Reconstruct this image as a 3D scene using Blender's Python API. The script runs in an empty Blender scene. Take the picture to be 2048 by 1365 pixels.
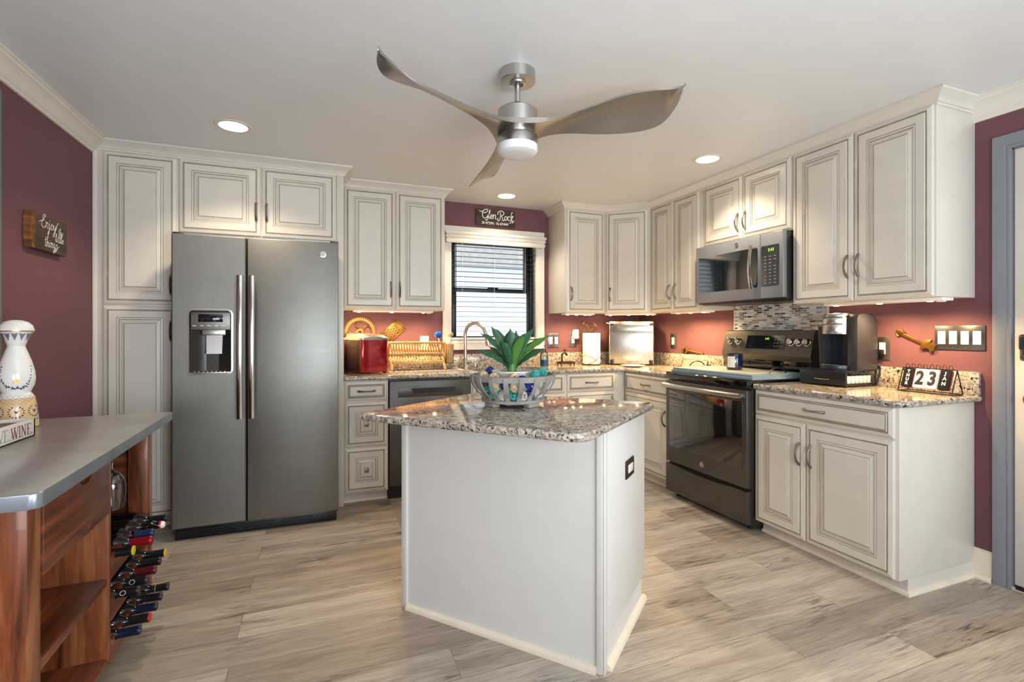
import bpy, bmesh, math, random
from mathutils import Matrix, Vector
random.seed(7)
C = bpy.context.scene.collection
SC = bpy.context.scene

# ---------------------------------------------------------------- camera
cam_data = bpy.data.cameras.new('camera')
cam = bpy.data.objects.new('camera', cam_data)
C.objects.link(cam)
cam_data.sensor_fit = 'HORIZONTAL'
cam_data.sensor_width = 36.0
cam_data.lens = 985.0 / 2048.0 * 36.0
cam_data.shift_y = (662.92 - 682.5) / 2048.0
cam_data.clip_start = 0.05
cam.location = (0, 0, 1.214)
cam.rotation_euler = (math.radians(90), 0, -0.3697)
SC.camera = cam

# ---------------------------------------------------------------- colour management, world, daylight
SC.view_settings.view_transform = 'Standard'
SC.view_settings.look = 'None'
SC.view_settings.gamma = 1.0
SC.view_settings.use_curve_mapping = False
SC.view_settings.exposure = 0.08
SC.cycles.use_denoising = True
SC.cycles.max_bounces = 10
SC.cycles.diffuse_bounces = 5
SC.cycles.sample_clamp_indirect = 6.0

world = bpy.data.worlds.new('overcast_sky')
SC.world = world
world.use_nodes = True
_bg = world.node_tree.nodes['Background']
_bg.inputs[0].default_value = (0.86, 0.93, 1.0, 1)
_bg.inputs[1].default_value = 2.0


def area_light(name, loc, target, sx, sy, power, col, parent=None, spread=math.pi):
    ld = bpy.data.lights.new(name, 'AREA')
    ld.shape = 'RECTANGLE'
    ld.size, ld.size_y = sx, sy
    ld.energy = power
    ld.color = col
    ld.spread = spread
    o = bpy.data.objects.new(name, ld)
    C.objects.link(o)
    o.location = loc
    d = Vector(target) - Vector(loc)
    o.rotation_euler = d.to_track_quat('-Z', 'Y').to_euler()
    if parent:
        o.parent = parent
    return o


# daylight entering by the large glazed opening in the wall behind the camera
area_light('daylight_right', (2.05, -2.72, 1.25), (1.9, 1.0, 1.1), 1.7, 1.9, 43, (0.88, 0.95, 1.0))


# fill lamps added behind the camera, bounced off the ceiling to brighten it
area_light('bounce_fill', (0.75, -0.7, 1.20), (0.85, 0.7, 2.35), 0.9, 0.9, 48, (0.86, 0.95, 1.0))
area_light('bounce_fill', (-0.6, -0.5, 1.10), (-0.5, 1.3, 2.35), 0.8, 0.8, 18, (0.88, 0.95, 1.0))
area_light('bounce_fill', (2.0, -1.2, 1.35), (1.9, 0.0, 2.35), 0.9, 0.9, 12, (0.86, 0.95, 1.0))


# ---------------------------------------------------------------- material helpers
def lin(h):
    out = []
    for i in (0, 2, 4):
        c = int(h[i:i + 2], 16) / 255.0
        out.append(c / 12.92 if c <= 0.04045 else ((c + 0.055) / 1.055) ** 2.4)
    return (out[0], out[1], out[2], 1.0)


MATS = {}


def base_mat(name):
    m = bpy.data.materials.new(name)
    m.use_nodes = True
    nt = m.node_tree
    b = nt.nodes['Principled BSDF']
    return m, nt, b


def nd(nt, t, **kw):
    n = nt.nodes.new(t)
    for k, v in kw.items():
        setattr(n, k, v)
    return n


def coords(nt, scale=(1, 1, 1), loc=(0, 0, 0), rot=(0, 0, 0), src='Object'):
    tc = nd(nt, 'ShaderNodeTexCoord')
    mp = nd(nt, 'ShaderNodeMapping')
    mp.inputs['Scale'].default_value = scale
    mp.inputs['Location'].default_value = loc
    mp.inputs['Rotation'].default_value = rot
    nt.links.new(tc.outputs[src], mp.inputs[0])
    return mp.outputs[0]


def ramp(nt, fac, stops, interp='LINEAR'):
    r = nd(nt, 'ShaderNodeValToRGB')
    r.color_ramp.interpolation = interp
    el = r.color_ramp.elements
    while len(el) < len(stops):
        el.new(0.5)
    for e, (p, c) in zip(el, stops):
        e.position = p
        e.color = lin(c) if isinstance(c, str) else c
    nt.links.new(fac, r.inputs[0])
    return r.outputs[0]


def noise(nt, vec, scale, detail=3, rough=0.55, dist=0.0, dims='3D', w=None):
    n = nd(nt, 'ShaderNodeTexNoise')
    n.noise_dimensions = dims
    n.inputs['Scale'].default_value = scale
    n.inputs['Detail'].default_value = detail
    n.inputs['Roughness'].default_value = rough
    n.inputs['Distortion'].default_value = dist
    nt.links.new(vec, n.inputs['Vector'])
    if w is not None:
        nt.links.new(w, n.inputs['W'])
    return n.outputs['Fac']


def mixc(nt, fac, a, b, mode='MIX'):
    m = nd(nt, 'ShaderNodeMix', data_type='RGBA', blend_type=mode)
    for sock, v in ((m.inputs[0], fac), (m.inputs[6], a), (m.inputs[7], b)):
        if isinstance(v, bpy.types.NodeSocket):
            nt.links.new(v, sock)
        elif isinstance(v, str):
            sock.default_value = lin(v)
        else:
            sock.default_value = v
    return m.outputs[2]


def bump(nt, b, h, strength=0.2, dist=0.002):
    bp = nd(nt, 'ShaderNodeBump')
    bp.inputs['Strength'].default_value = strength
    bp.inputs['Distance'].default_value = dist
    nt.links.new(h, bp.inputs['Height'])
    nt.links.new(bp.outputs[0], b.inputs['Normal'])


def plain(name, col, rough=0.5, metal=0.0, spec=0.5, var=0.04, bumpy=0.0, bscale=200, coat=0.0, emit=0.0, aniso=None):
    m, nt, b = base_mat(name)
    c = lin(col)
    v = coords(nt)
    n = noise(nt, v, 9.0, 3)
    dark = tuple(x * (1 - var) for x in c[:3]) + (1,)
    lite = tuple(min(1, x * (1 + var)) for x in c[:3]) + (1,)
    nt.links.new(ramp(nt, n, [(0.3, dark), (0.7, lite)]), b.inputs['Base Color'])
    b.inputs['Roughness'].default_value = rough
    b.inputs['Metallic'].default_value = metal
    b.inputs['Specular IOR Level'].default_value = spec
    b.inputs['Coat Weight'].default_value = coat
    b.inputs['Coat Roughness'].default_value = 0.08
    if emit:
        b.inputs['Emission Color'].default_value = c
        b.inputs['Emission Strength'].default_value = emit
    if bumpy:
        bump(nt, b, noise(nt, v, bscale, 2), bumpy, 0.001)
    if aniso is not None:
        # brushed metal: fine streaks along one axis
        vv = coords(nt, aniso)
        s = noise(nt, vv, 1.0, 4, 0.6)
        rr = nd(nt, 'ShaderNodeMapRange')
        rr.inputs[3].default_value = max(0.02, rough - 0.06)
        rr.inputs[4].default_value = rough + 0.08
        nt.links.new(s, rr.inputs[0])
        nt.links.new(rr.outputs[0], b.inputs['Roughness'])
    MATS[name] = m
    return m


def wood_mat(name, c1, c2, c3, axis='x', rough=0.4, sc=1.0, coat=0.0):
    m, nt, b = base_mat(name)
    st = {'x': (1.2, 14, 14), 'y': (14, 1.2, 14), 'z': (14, 14, 1.2)}[axis]
    v = coords(nt, tuple(s * sc for s in st))
    n1 = noise(nt, v, 1.0, 6, 0.62, 1.2)
    v2 = coords(nt, tuple(s * sc * 5 for s in st))
    n2 = noise(nt, v2, 1.0, 3, 0.5)
    col = ramp(nt, n1, [(0.28, c1), (0.5, c2), (0.72, c3)])
    col = mixc(nt, 0.35, col, ramp(nt, n2, [(0.3, '303030'), (0.7, 'ffffff')]), 'MULTIPLY')
    nt.links.new(col, b.inputs['Base Color'])
    b.inputs['Roughness'].default_value = rough
    b.inputs['Coat Weight'].default_value = coat
    bump(nt, b, n2, 0.12, 0.001)
    MATS[name] = m
    return m


def glass_mat(name, tint='ffffff', rough=0.0, refl=1.0):
    m, nt, b = base_mat(name)
    nt.nodes.remove(b)
    out = nt.nodes['Material Output']
    tr = nd(nt, 'ShaderNodeBsdfTransparent')
    tr.inputs[0].default_value = lin(tint)
    gl = nd(nt, 'ShaderNodeBsdfGlossy')
    gl.inputs['Roughness'].default_value = rough
    fr = nd(nt, 'ShaderNodeFresnel')
    fr.inputs[0].default_value = 1.45
    mu = nd(nt, 'ShaderNodeMath', operation='MULTIPLY')
    mu.inputs[1].default_value = refl
    nt.links.new(fr.outputs[0], mu.inputs[0])
    mx = nd(nt, 'ShaderNodeMixShader')
    nt.links.new(mu.outputs[0], mx.inputs[0])
    nt.links.new(tr.outputs[0], mx.inputs[1])
    nt.links.new(gl.outputs[0], mx.inputs[2])
    nt.links.new(mx.outputs[0], out.inputs[0])
    MATS[name] = m
    return m


def emit_mat(name, col, strength):
    m, nt, b = base_mat(name)
    b.inputs['Base Color'].default_value = lin(col)
    b.inputs['Emission Color'].default_value = lin(col)
    b.inputs['Emission Strength'].default_value = strength
    MATS[name] = m
    return m


# ---- paints and metals
plain('cabinet_paint', 'd3cdc1', 0.38, var=0.025, coat=0.15)
plain('cabinet_glaze', '988b7a', 0.5, var=0.2)
plain('island_paint', 'dbd9d4', 0.42, var=0.02)
plain('shoe_paint', 'e4d9c6', 0.45, var=0.05)
plain('plum_paint', '70494f', 0.6, spec=0.3, var=0.03, bumpy=0.08, bscale=300)
plain('ceiling_paint', 'e0e2e3', 0.38, var=0.012)
plain('white_trim_paint', 'ded8cc', 0.4, var=0.02)
plain('grey_trim_paint', '7d7f85', 0.4, var=0.03)
plain('door_paint', 'd6d0c8', 0.45, var=0.02)
plain('olive_trim_paint', '6d7068', 0.5)
plain('slate_metal', '85847f', 0.43, 0.85, aniso=(3, 3, 260))
plain('slate_dark', '4a4744', 0.34, 0.75, aniso=(3, 3, 260))
plain('range_slate', '5d5955', 0.35, 0.75, aniso=(3, 260, 3))
plain('steel', 'b9b7b2', 0.27, 0.95, aniso=(260, 3, 3))
plain('polished_steel', 'c9c6c0', 0.14, 1.0)
plain('nickel', 'c2bfbb', 0.30, 1.0, aniso=(4, 4, 160))
plain('fan_blade_metal', 'a7a29a', 0.32, 0.9)
plain('pewter', '8f857b', 0.3, 0.9, var=0.2)
plain('bronze', '4a3528', 0.4, 0.7, var=0.2)
plain('brass', '8a6430', 0.36, 0.95, var=0.15)
plain('old_brass', '8a6530', 0.4, 0.9, var=0.25)
plain('black_plastic', '15161a', 0.35)
plain('black_gloss', '0a0a0c', 0.06, coat=0.5)
plain('black_frame', '08090b', 0.4)
plain('dark_glass', '141110', 0.04, spec=0.8, coat=1.0)
plain('navy_plastic', '1c2430', 0.28)
plain('mw_slate', '8f9296', 0.36, 0.4)
plain('plate_metal', '77767a', 0.25, 0.9)
plain('slat_dark', '1d2833', 0.4)
plain('gun_plastic', '3f3e43', 0.3, 0.45)
plain('white_plastic', 'efece6', 0.35)
plain('white_paper', 'f3f0e8', 0.85, var=0.02, bumpy=0.3, bscale=120)
plain('white_ceramic', 'efece6', 0.12, coat=0.6)
plain('cream_ceramic', 'dcb988', 0.3, coat=0.3)
plain('blue_glaze', '1f2a5c', 0.3)
plain('light_blue_glaze', '5f93b8', 0.3)
plain('gold_leaf', 'b98a3c', 0.3, 0.7)
plain('maroon_plastic', '3c0b10', 0.5)
plain('handle_steel', 'c2bfba', 0.2, 1.0)
plain('red_metal', 'a00916', 0.14, 0.55, coat=1.0)
plain('zinc', 'b0aeaa', 0.30, 0.55, var=0.12)
plain('zinc_edge', '9aa2ac', 0.36, 0.7, var=0.15)
plain('blue_plastic', '1565c8', 0.5)
plain('cloth_grey', '6f6660', 0.9, var=0.3, bumpy=0.6, bscale=300)
plain('cloth_white', 'dcd4c6', 0.9, var=0.06, bumpy=0.4, bscale=200)
plain('leaf_green', '2f5a3a', 0.38, var=0.3, coat=0.2)
plain('leaf_light', '4f7d34', 0.38, var=0.25, coat=0.2)
plain('soil', '4a3a2c', 0.95, var=0.4, bumpy=1.0, bscale=120)
plain('pot_white', 'dcd6cc', 0.4)
plain('wicker_cream', 'd9c4a0', 0.7, var=0.1)
plain('wicker_white', 'd8d4ca', 0.7, var=0.1)
plain('wicker_blue', '1b2f9a', 0.6, var=0.15)
plain('wicker_teal', '3fb0a8', 0.6, var=0.15)
plain('wicker_brown', '6d4a30', 0.7, var=0.2)
plain('cover_blue', '7d929c', 0.5, var=0.1)
plain('cover_top', 'd3c7ae', 0.35, var=0.04)
plain('candle_blue', '141a38', 0.12, coat=0.7)
plain('label_white', 'dad7d1', 0.7)
plain('ink_black', '151313', 0.6)
plain('ink_white', 'f4f0ea', 0.6)
plain('ink_grey', '9a948c', 0.6)
plain('ink_wine', '70232f', 0.6)
plain('bottle_glass', '07080b', 0.08, spec=0.45)
plain('bottle_dark', '14100c', 0.08, spec=0.45)
plain('foil_black', '17161a', 0.35, 0.2)
plain('foil_red', '9a1220', 0.3, 0.4)
plain('foil_maroon', '5c0f1c', 0.35, 0.3)
plain('foil_blue', '22365c', 0.35, 0.3)
plain('foil_navy', '151f3c', 0.35, 0.3)
plain('foil_yellow', 'd9b81e', 0.4)
plain('foil_red_end', 'c81f2a', 0.4)
plain('granite_seam', '5a544c', 0.5)
plain('rubber', '1a1a1a', 0.8)
plain('snow', 'eef1f4', 0.9)
plain('siding', 'e2e6ea', 0.8)
plain('soap_blue', '0f7fb4', 0.1, coat=0.5)
plain('pod_white', 'e9e3da', 0.45)
plain('pod_foil', '7a4a34', 0.35, 0.5)
plain('woven', '7a5c3c', 0.9, var=0.4, bumpy=1.0, bscale=160)
plain('cork_wood', 'c48c50', 0.6)
plain('aged_wood', '8d8983', 0.7, var=0.25, bumpy=0.4, bscale=60)
plain('frosted_lens', 'e9e9e9', 0.45)
plain('light_wood_strip', 'c79a62', 0.6, var=0.2)
plain('mw_glass', '10161c', 0.03, spec=0.9, coat=1.0)
plain('dispenser_dark', '3a3835', 0.3, 0.6)
glass_mat('window_glass')
glass_mat('clear_glass', 'f2f6f6', 0.0, 2.0)
glass_mat('clear_plastic', 'dfe8ec', 0.05, 1.6)
emit_mat('lamp_warm', 'fff2d8', 14.0)
emit_mat('strip_warm', 'ffdca0', 40.0)
emit_mat('led_green', '9fe03a', 1.6)
emit_mat('led_blue', '8fc7ff', 0.8)
wood_mat('acacia_x', '34160c', '75371d', 'a8643a', 'x', 0.35, 1.0, 0.2)
wood_mat('acacia_y', '34160c', '75371d', 'a8643a', 'y', 0.35, 1.0, 0.2)
wood_mat('acacia_z', '44200f', '8c4a28', 'bb7a48', 'z', 0.35, 1.0, 0.2)
wood_mat('bamboo', 'b98a48', 'dcb070', 'eccb92', 'x', 0.4, 1.5)
wood_mat('bamboo_z', 'a0753c', 'c3985a', 'd6ae70', 'z', 0.45, 1.5)
wood_mat('barn_wood', '2e2118', '4d382a', '66503e', 'x', 0.7)
wood_mat('barn_wood_y', '2e2118', '4d382a', '66503e', 'y', 0.7)
wood_mat('bark', '3c2415', '7a4a26', 'b8763c', 'z', 0.9)
wood_mat('maple', 'b07d3c', 'c8944e', 'd8a862', 'x', 0.5)


def floor_material():
    m, nt, b = base_mat('plank_floor')
    v = coords(nt, (1, 1, 1), (0.31, 0.117, 0))
    br = nd(nt, 'ShaderNodeTexBrick')
    br.offset = 0.37
    br.offset_frequency = 2
    br.inputs['Color1'].default_value = (0, 0, 0, 1)
    br.inputs['Color2'].default_value = (1, 1, 1, 1)
    br.inputs['Mortar'].default_value = (0.5, 0.5, 0.5, 1)
    br.inputs['Scale'].default_value = 1.0
    br.inputs['Brick Width'].default_value = 1.22
    br.inputs['Row Height'].default_value = 0.1785
    br.inputs['Mortar Size'].default_value = 0.0011
    br.inputs['Mortar Smooth'].default_value = 0.2
    nt.links.new(v, br.inputs['Vector'])
    rnd = nd(nt, 'ShaderNodeSeparateColor')
    nt.links.new(br.outputs['Color'], rnd.inputs[0])
    w = nd(nt, 'ShaderNodeMath', operation='MULTIPLY')
    w.inputs[1].default_value = 37.0
    nt.links.new(rnd.outputs[0], w.inputs[0])
    # long soft streaks
    g1 = noise(nt, coords(nt, (0.9, 9, 1)), 1.0, 5, 0.6, 0.8, '4D', w.outputs[0])
    # cathedral figure: distorted bands
    g2 = noise(nt, coords(nt, (3.2, 34, 1)), 1.0, 4, 0.6, 2.2, '4D', w.outputs[0])
    # fine pores
    g3 = noise(nt, coords(nt, (7, 240, 1)), 1.0, 3, 0.6, 0.3, '4D', w.outputs[0])
    # knots and dark figure clouds
    g4 = noise(nt, coords(nt, (2.2, 6.5, 1)), 1.0, 3, 0.5, 0.5, '4D', w.outputs[0])
    col = ramp(nt, g1, [(0.26, '988e86'), (0.43, 'b6ada4'), (0.57, 'cac2b8'), (0.76, 'dad3ca')])
    fig = ramp(nt, g2, [(0.38, '6f5c4c'), (0.52, 'ffffff')])
    msk = ramp(nt, g4, [(0.52, (0.12, 0.12, 0.12, 1)), (0.66, (0.85, 0.85, 0.85, 1))])
    col = mixc(nt, msk, col, mixc(nt, 1.0, col, fig, 'MULTIPLY'))
    col = mixc(nt, 0.42, col, ramp(nt, g3, [(0.32, '7d6d60'), (0.58, 'ffffff')]), 'MULTIPLY')
    tone = ramp(nt, rnd.outputs[0], [(0.0, 'd2c8bd'), (0.5, 'f0ebe4'), (1.0, 'fffaf2')])
    col = mixc(nt, 1.0, col, tone, 'MULTIPLY')
    col = mixc(nt, br.outputs['Fac'], col, '6d5c4a')
    nt.links.new(col, b.inputs['Base Color'])
    b.inputs['Roughness'].default_value = 0.42
    bump(nt, b, g3, 0.08, 0.0008)
    MATS['plank_floor'] = m


def granite_material():
    m, nt, b = base_mat('granite')
    v = coords(nt, (1, 1, 1))
    n1 = noise(nt, v, 38, 5, 0.65, 0.6)
    n2 = noise(nt, v, 85, 4, 0.6, 0.4)
    n3 = noise(nt, coords(nt, (1, 1, 1), (3, 7, 1)), 62, 4, 0.62, 0.8)
    n4 = noise(nt, coords(nt, (1, 1, 1), (9, 2, 5)), 170, 3, 0.6)
    col = ramp(nt, n1, [(0.32, '7d7166'), (0.45, 'a79c8e'), (0.58, 'c3b9aa'), (0.72, 'd3cbbf')])
    col = mixc(nt, ramp(nt, n2, [(0.53, (0, 0, 0, 1)), (0.58, (1, 1, 1, 1))]), col, '82786f')
    col = mixc(nt, ramp(nt, n3, [(0.565, (0, 0, 0, 1)), (0.605, (1, 1, 1, 1))]), col, '262322')
    col = mixc(nt, ramp(nt, n4, [(0.62, (0, 0, 0, 1)), (0.68, (1, 1, 1, 1))]), col, '4a3b30')
    nt.links.new(col, b.inputs['Base Color'])
    b.inputs['Roughness'].default_value = 0.07
    b.inputs['Specular IOR Level'].default_value = 0.6
    MATS['granite'] = m


def mosaic_material():
    m, nt, b = base_mat('mosaic_tile')
    tc = nd(nt, 'ShaderNodeTexCoord')
    v = tc.outputs['Object']
    br = nd(nt, 'ShaderNodeTexBrick')
    br.offset = 0.43
    br.inputs['Color1'].default_value = (0, 0, 0, 1)
    br.inputs['Color2'].default_value = (1, 1, 1, 1)
    br.inputs['Mortar'].default_value = (0.5, 0.5, 0.5, 1)
    br.inputs['Scale'].default_value = 1.0
    br.inputs['Brick Width'].default_value = 0.045
    br.inputs['Row Height'].default_value = 0.0145
    br.inputs['Mortar Size'].default_value = 0.0016
    nt.links.new(v, br.inputs['Vector'])
    col = ramp(nt, br.outputs['Color'], [(0.0, '3f3d40'), (0.14, '8f97a0'), (0.3, 'c9cdd0'), (0.5, '6f7f8c'),
                                         (0.6, 'dfe3e4'), (0.80, '9a9188'), (0.88, 'b8c2c8')], 'CONSTANT')
    col = mixc(nt, br.outputs['Fac'], col, 'd8d4cc')
    nt.links.new(col, b.inputs['Base Color'])
    rr = nd(nt, 'ShaderNodeMapRange')
    rr.inputs[3].default_value = 0.1
    rr.inputs[4].default_value = 0.8
    nt.links.new(br.outputs['Fac'], rr.inputs[0])
    nt.links.new(rr.outputs[0], b.inputs['Roughness'])
    inv = nd(nt, 'ShaderNodeMath', operation='SUBTRACT')
    inv.inputs[0].default_value = 1.0
    nt.links.new(br.outputs['Fac'], inv.inputs[1])
    bump(nt, b, inv.outputs[0], 0.5, 0.002)
    MATS['mosaic_tile'] = m


floor_material()
granite_material()
mosaic_material()
M = MATS

# ---------------------------------------------------------------- object helpers
PI = math.pi


def V(*a):
    return Vector(a)


def frame(o, x, up=(0, 0, 1)):
    """matrix: local x right, y up, z out of the wall"""
    x = Vector(x).normalized()
    u = Vector(up).normalized()
    z = x.cross(u).normalized()
    m = Matrix((x, u, z)).transposed().to_4x4()
    m.translation = Vector(o)
    return m


def place(loc, rz=0.0):
    return Matrix.Translation(Vector(loc)) @ Matrix.Rotation(rz, 4, 'Z')


class MB:
    def __init__(s, xf=None):
        s.bm = bmesh.new()
        s.xf = xf

    def poly(s, verts, faces, mat=0):
        bv = [s.bm.verts.new(s.xf @ Vector(v) if s.xf else Vector(v)) for v in verts]
        out = []
        for f in faces:
            try:
                fc = s.bm.faces.new([bv[i] for i in f])
                fc.material_index = mat
                out.append(fc)
            except ValueError:
                pass
        return bv, out

    def box(s, a, b, bev=0.0, mat=0, seg=2):
        x0, y0, z0 = [min(p, q) for p, q in zip(a, b)]
        x1, y1, z1 = [max(p, q) for p, q in zip(a, b)]
        vs = [(x0, y0, z0), (x1, y0, z0), (x1, y1, z0), (x0, y1, z0), (x0, y0, z1), (x1, y0, z1), (x1, y1, z1), (x0, y1, z1)]
        fs = [(0, 3, 2, 1), (4, 5, 6, 7), (0, 1, 5, 4), (1, 2, 6, 5), (2, 3, 7, 6), (3, 0, 4, 7)]
        bv, bf = s.poly(vs, fs, mat)
        if bev > 0:
            es = list({e for f in bf for e in f.edges})
            r = bmesh.ops.bevel(s.bm, geom=es, offset=min(bev, 0.49 * min(x1 - x0, y1 - y0, z1 - z0)), segments=seg, affect='EDGES', profile=0.5)
            for f in r['faces']:
                f.material_index = mat
        return s

    def prism(s, poly, z0, z1, mat=0, bev=0.0, seg=2):
        n = len(poly)
        vs = [(p[0], p[1], z0) for p in poly] + [(p[0], p[1], z1) for p in poly]
        fs = [tuple(range(n))[::-1], tuple(range(n, 2 * n))] + [(i, (i + 1) % n, n + (i + 1) % n, n + i) for i in range(n)]
        bv, bf = s.poly(vs, fs, mat)
        if bev:
            es = [e for e in {e for f in bf[:2] for e in f.edges}]
            r = bmesh.ops.bevel(s.bm, geom=es, offset=bev, segments=seg, affect='EDGES', profile=0.5)
            for f in r['faces']:
                f.material_index = mat
        return s

    def tube(s, pts, r, seg=10, mat=0, caps=True, closed=False, flat=1.0, up=None):
        pts = [Vector(p) for p in pts]
        n = len(pts)
        rs = r if isinstance(r, (list, tuple)) else [r] * n
        rings = []
        t0 = (pts[1] - pts[0]).normalized()
        u = Vector(up) if up else (Vector((0, 0, 1)) if abs(t0.z) < 0.9 else Vector((1, 0, 0)))
        for i, p in enumerate(pts):
            if closed:
                t = (pts[(i + 1) % n] - pts[i - 1]).normalized()
            else:
                t = (pts[min(i + 1, n - 1)] - pts[max(i - 1, 0)]).normalized()
            u = (u - t * u.dot(t))
            if u.length < 1e-5:
                u = t.orthogonal()
            u.normalize()
            w = t.cross(u)
            ring = []
            for k in range(seg):
                a = 2 * PI * k / seg
                q = p + (u * math.cos(a) * flat + w * math.sin(a)) * rs[i]
                ring.append(s.bm.verts.new(s.xf @ q if s.xf else q))
            rings.append(ring)
        m = n if closed else n - 1
        for i in range(m):
            a, b = rings[i], rings[(i + 1) % n]
            for k in range(seg):
                f = s.bm.faces.new((a[k], a[(k + 1) % seg], b[(k + 1) % seg], b[k]))
                f.material_index = mat
        if caps and not closed:
            f = s.bm.faces.new(rings[0][::-1]); f.material_index = mat
            f = s.bm.faces.new(rings[-1]); f.material_index = mat
        return s

    def cyl(s, p0, p1, r, r1=None, seg=24, mat=0):
        return s.tube([p0, p1], [r, r if r1 is None else r1], seg, mat)

    def lathe(s, prof, seg=32, mat=0, c=(0, 0, 0), axis='z', mats=None):
        rings = []
        for (r, z) in prof:
            ring = []
            for k in range(seg):
                a = 2 * PI * k / seg
                x, y = r * math.cos(a), r * math.sin(a)
                q = {'z': (x, y, z), 'x': (z, x, y), 'y': (y, z, x)}[axis]
                q = Vector(q) + Vector(c)
                ring.append(q)
            rings.append(ring)
        vr = []
        for i, ring in enumerate(rings):
            if prof[i][0] < 1e-6:
                q = ring[0]
                vr.append([s.bm.verts.new(s.xf @ q if s.xf else q)])
            else:
                vr.append([s.bm.verts.new(s.xf @ q if s.xf else q) for q in ring])
        for i in range(len(vr) - 1):
            a, b = vr[i], vr[i + 1]
            mi = mats[i] if mats else mat
            for k in range(seg):
                k2 = (k + 1) % seg
                if len(a) == 1 and len(b) == 1:
                    continue
                if len(a) == 1:
                    f = s.bm.faces.new((a[0], b[k2], b[k]))
                elif len(b) == 1:
                    f = s.bm.faces.new((a[k], a[k2], b[0]))
                else:
                    f = s.bm.faces.new((a[k], a[k2], b[k2], b[k]))
                f.material_index = mi
        return s

    def sweep(s, prof, path, side=1, mat=0, closed=False):
        """profile (offset, z) swept along a 2D path with mitred corners; positive offset lies left of the path * side"""
        P = [Vector((p[0], p[1])) for p in path]
        n = len(P)
        offs = []
        for i in range(n):
            if closed:
                a, b = (P[i] - P[i - 1]).normalized(), (P[(i + 1) % n] - P[i]).normalized()
            else:
                a = (P[i] - P[i - 1]).normalized() if i > 0 else (P[1] - P[0]).normalized()
                b = (P[i + 1] - P[i]).normalized() if i < n - 1 else a
            na, nb = Vector((-a.y, a.x)) * side, Vector((-b.y, b.x)) * side
            bis = (na + nb)
            bis = bis / max(bis.dot(na), 1e-6)
            offs.append(bis)
        rings = []
        for i in range(n):
            ring = []
            for (o, z) in prof:
                q = Vector((P[i].x + offs[i].x * o, P[i].y + offs[i].y * o, z))
                ring.append(s.bm.verts.new(s.xf @ q if s.xf else q))
            rings.append(ring)
        m = n if closed else n - 1
        k = len(prof)
        for i in range(m):
            a, b = rings[i], rings[(i + 1) % n]
            for j in range(k):
                j2 = (j + 1) % k
                f = s.bm.faces.new((a[j], a[j2], b[j2], b[j]))
                f.material_index = mat
        if not closed:
            for r in (rings[0][::-1], rings[-1]):
                try:
                    s.bm.faces.new(r).material_index = mat
                except ValueError:
                    pass
        return s

    def ribbon(s, pts, w, z0, z1, mat=0):
        """flat pen stroke in the local xy plane, extruded from z0 to z1"""
        P = [Vector((p[0], p[1])) for p in pts]
        ws = w if isinstance(w, (list, tuple)) else [w] * len(P)
        L, R = [], []
        for i, p in enumerate(P):
            t = P[min(i + 1, len(P) - 1)] - P[max(i - 1, 0)]
            if t.length < 1e-9:
                t = Vector((1, 0))
            t.normalize()
            nrm = Vector((-t.y, t.x)) * ws[i] / 2
            L.append(p + nrm); R.append(p - nrm)
        for i in range(len(P) - 1):
            q = [L[i], L[i + 1], R[i + 1], R[i]]
            vs = [(a.x, a.y, z0) for a in q] + [(a.x, a.y, z1) for a in q]
            s.poly(vs, [(4, 5, 6, 7), (0, 1, 5, 4), (2, 3, 7, 6), (1, 2, 6, 5), (3, 0, 4, 7)], mat)
        return s

    def build(s, name, mats, parent=None, smooth=35, label=None):
        bmesh.ops.recalc_face_normals(s.bm, faces=s.bm.faces)
        me = bpy.data.meshes.new(name)
        s.bm.to_mesh(me)
        s.bm.free()
        for m in (mats if isinstance(mats, (list, tuple)) else [mats]):
            me.materials.append(M[m] if isinstance(m, str) else m)
        if smooth:
            me.polygons.foreach_set('use_smooth', [True] * len(me.polygons))
            me.set_sharp_from_angle(angle=math.radians(smooth))
        o = bpy.data.objects.new(name, me)
        C.objects.link(o)
        if parent:
            o.parent = parent
        if label:
            o['label'] = label
        return o


def tag(o, label=None, cat=None, group=None, kind=None):
    if label: o['label'] = label
    if cat: o['category'] = cat
    if group: o['group'] = group
    if kind: o['kind'] = kind
    return o


def thing(name, label, cat, mat, group=None, kind=None):
    o = bpy.data.objects.new(name, None)
    o.empty_display_size = 0.05
    C.objects.link(o)
    o.matrix_world = mat if isinstance(mat, Matrix) else place(mat)
    return tag(o, label, cat, group, kind)


def at(o, mat):
    o.matrix_world = mat if isinstance(mat, Matrix) else place(mat)
    return o


def struct(name, mb, mat, parent=None, smooth=35):
    o = mb.build(name, mat, parent, smooth)
    o['kind'] = 'structure'
    return o


def copy_tree(o, parent=None):
    c = o.copy()
    C.objects.link(c)
    if parent:
        c.parent = parent
    for ch in o.children:
        copy_tree(ch, c)
    return c


def text(body, size, name, mat, parent, xf, ext=0.0004, bold=0.0, xs=1.0, align='CENTER', shear=0.0):
    cu = bpy.data.curves.new(name, 'FONT')
    cu.body = body
    cu.size = size
    cu.align_x = align
    cu.align_y = 'CENTER'
    cu.extrude = ext
    cu.offset = bold
    cu.shear = shear
    cu.resolution_u = 4
    t = bpy.data.objects.new('tmp', cu)
    C.objects.link(t)
    dg = bpy.context.evaluated_depsgraph_get()
    me = bpy.data.meshes.new_from_object(t.evaluated_get(dg))
    bpy.data.objects.remove(t)
    me.name = name
    me.transform(xf @ Matrix.Diagonal((xs, 1, 1, 1)))
    me.materials.clear()
    me.materials.append(M[mat])
    o = bpy.data.objects.new(name, me)
    C.objects.link(o)
    if parent:
        o.parent = parent
    return o


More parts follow.
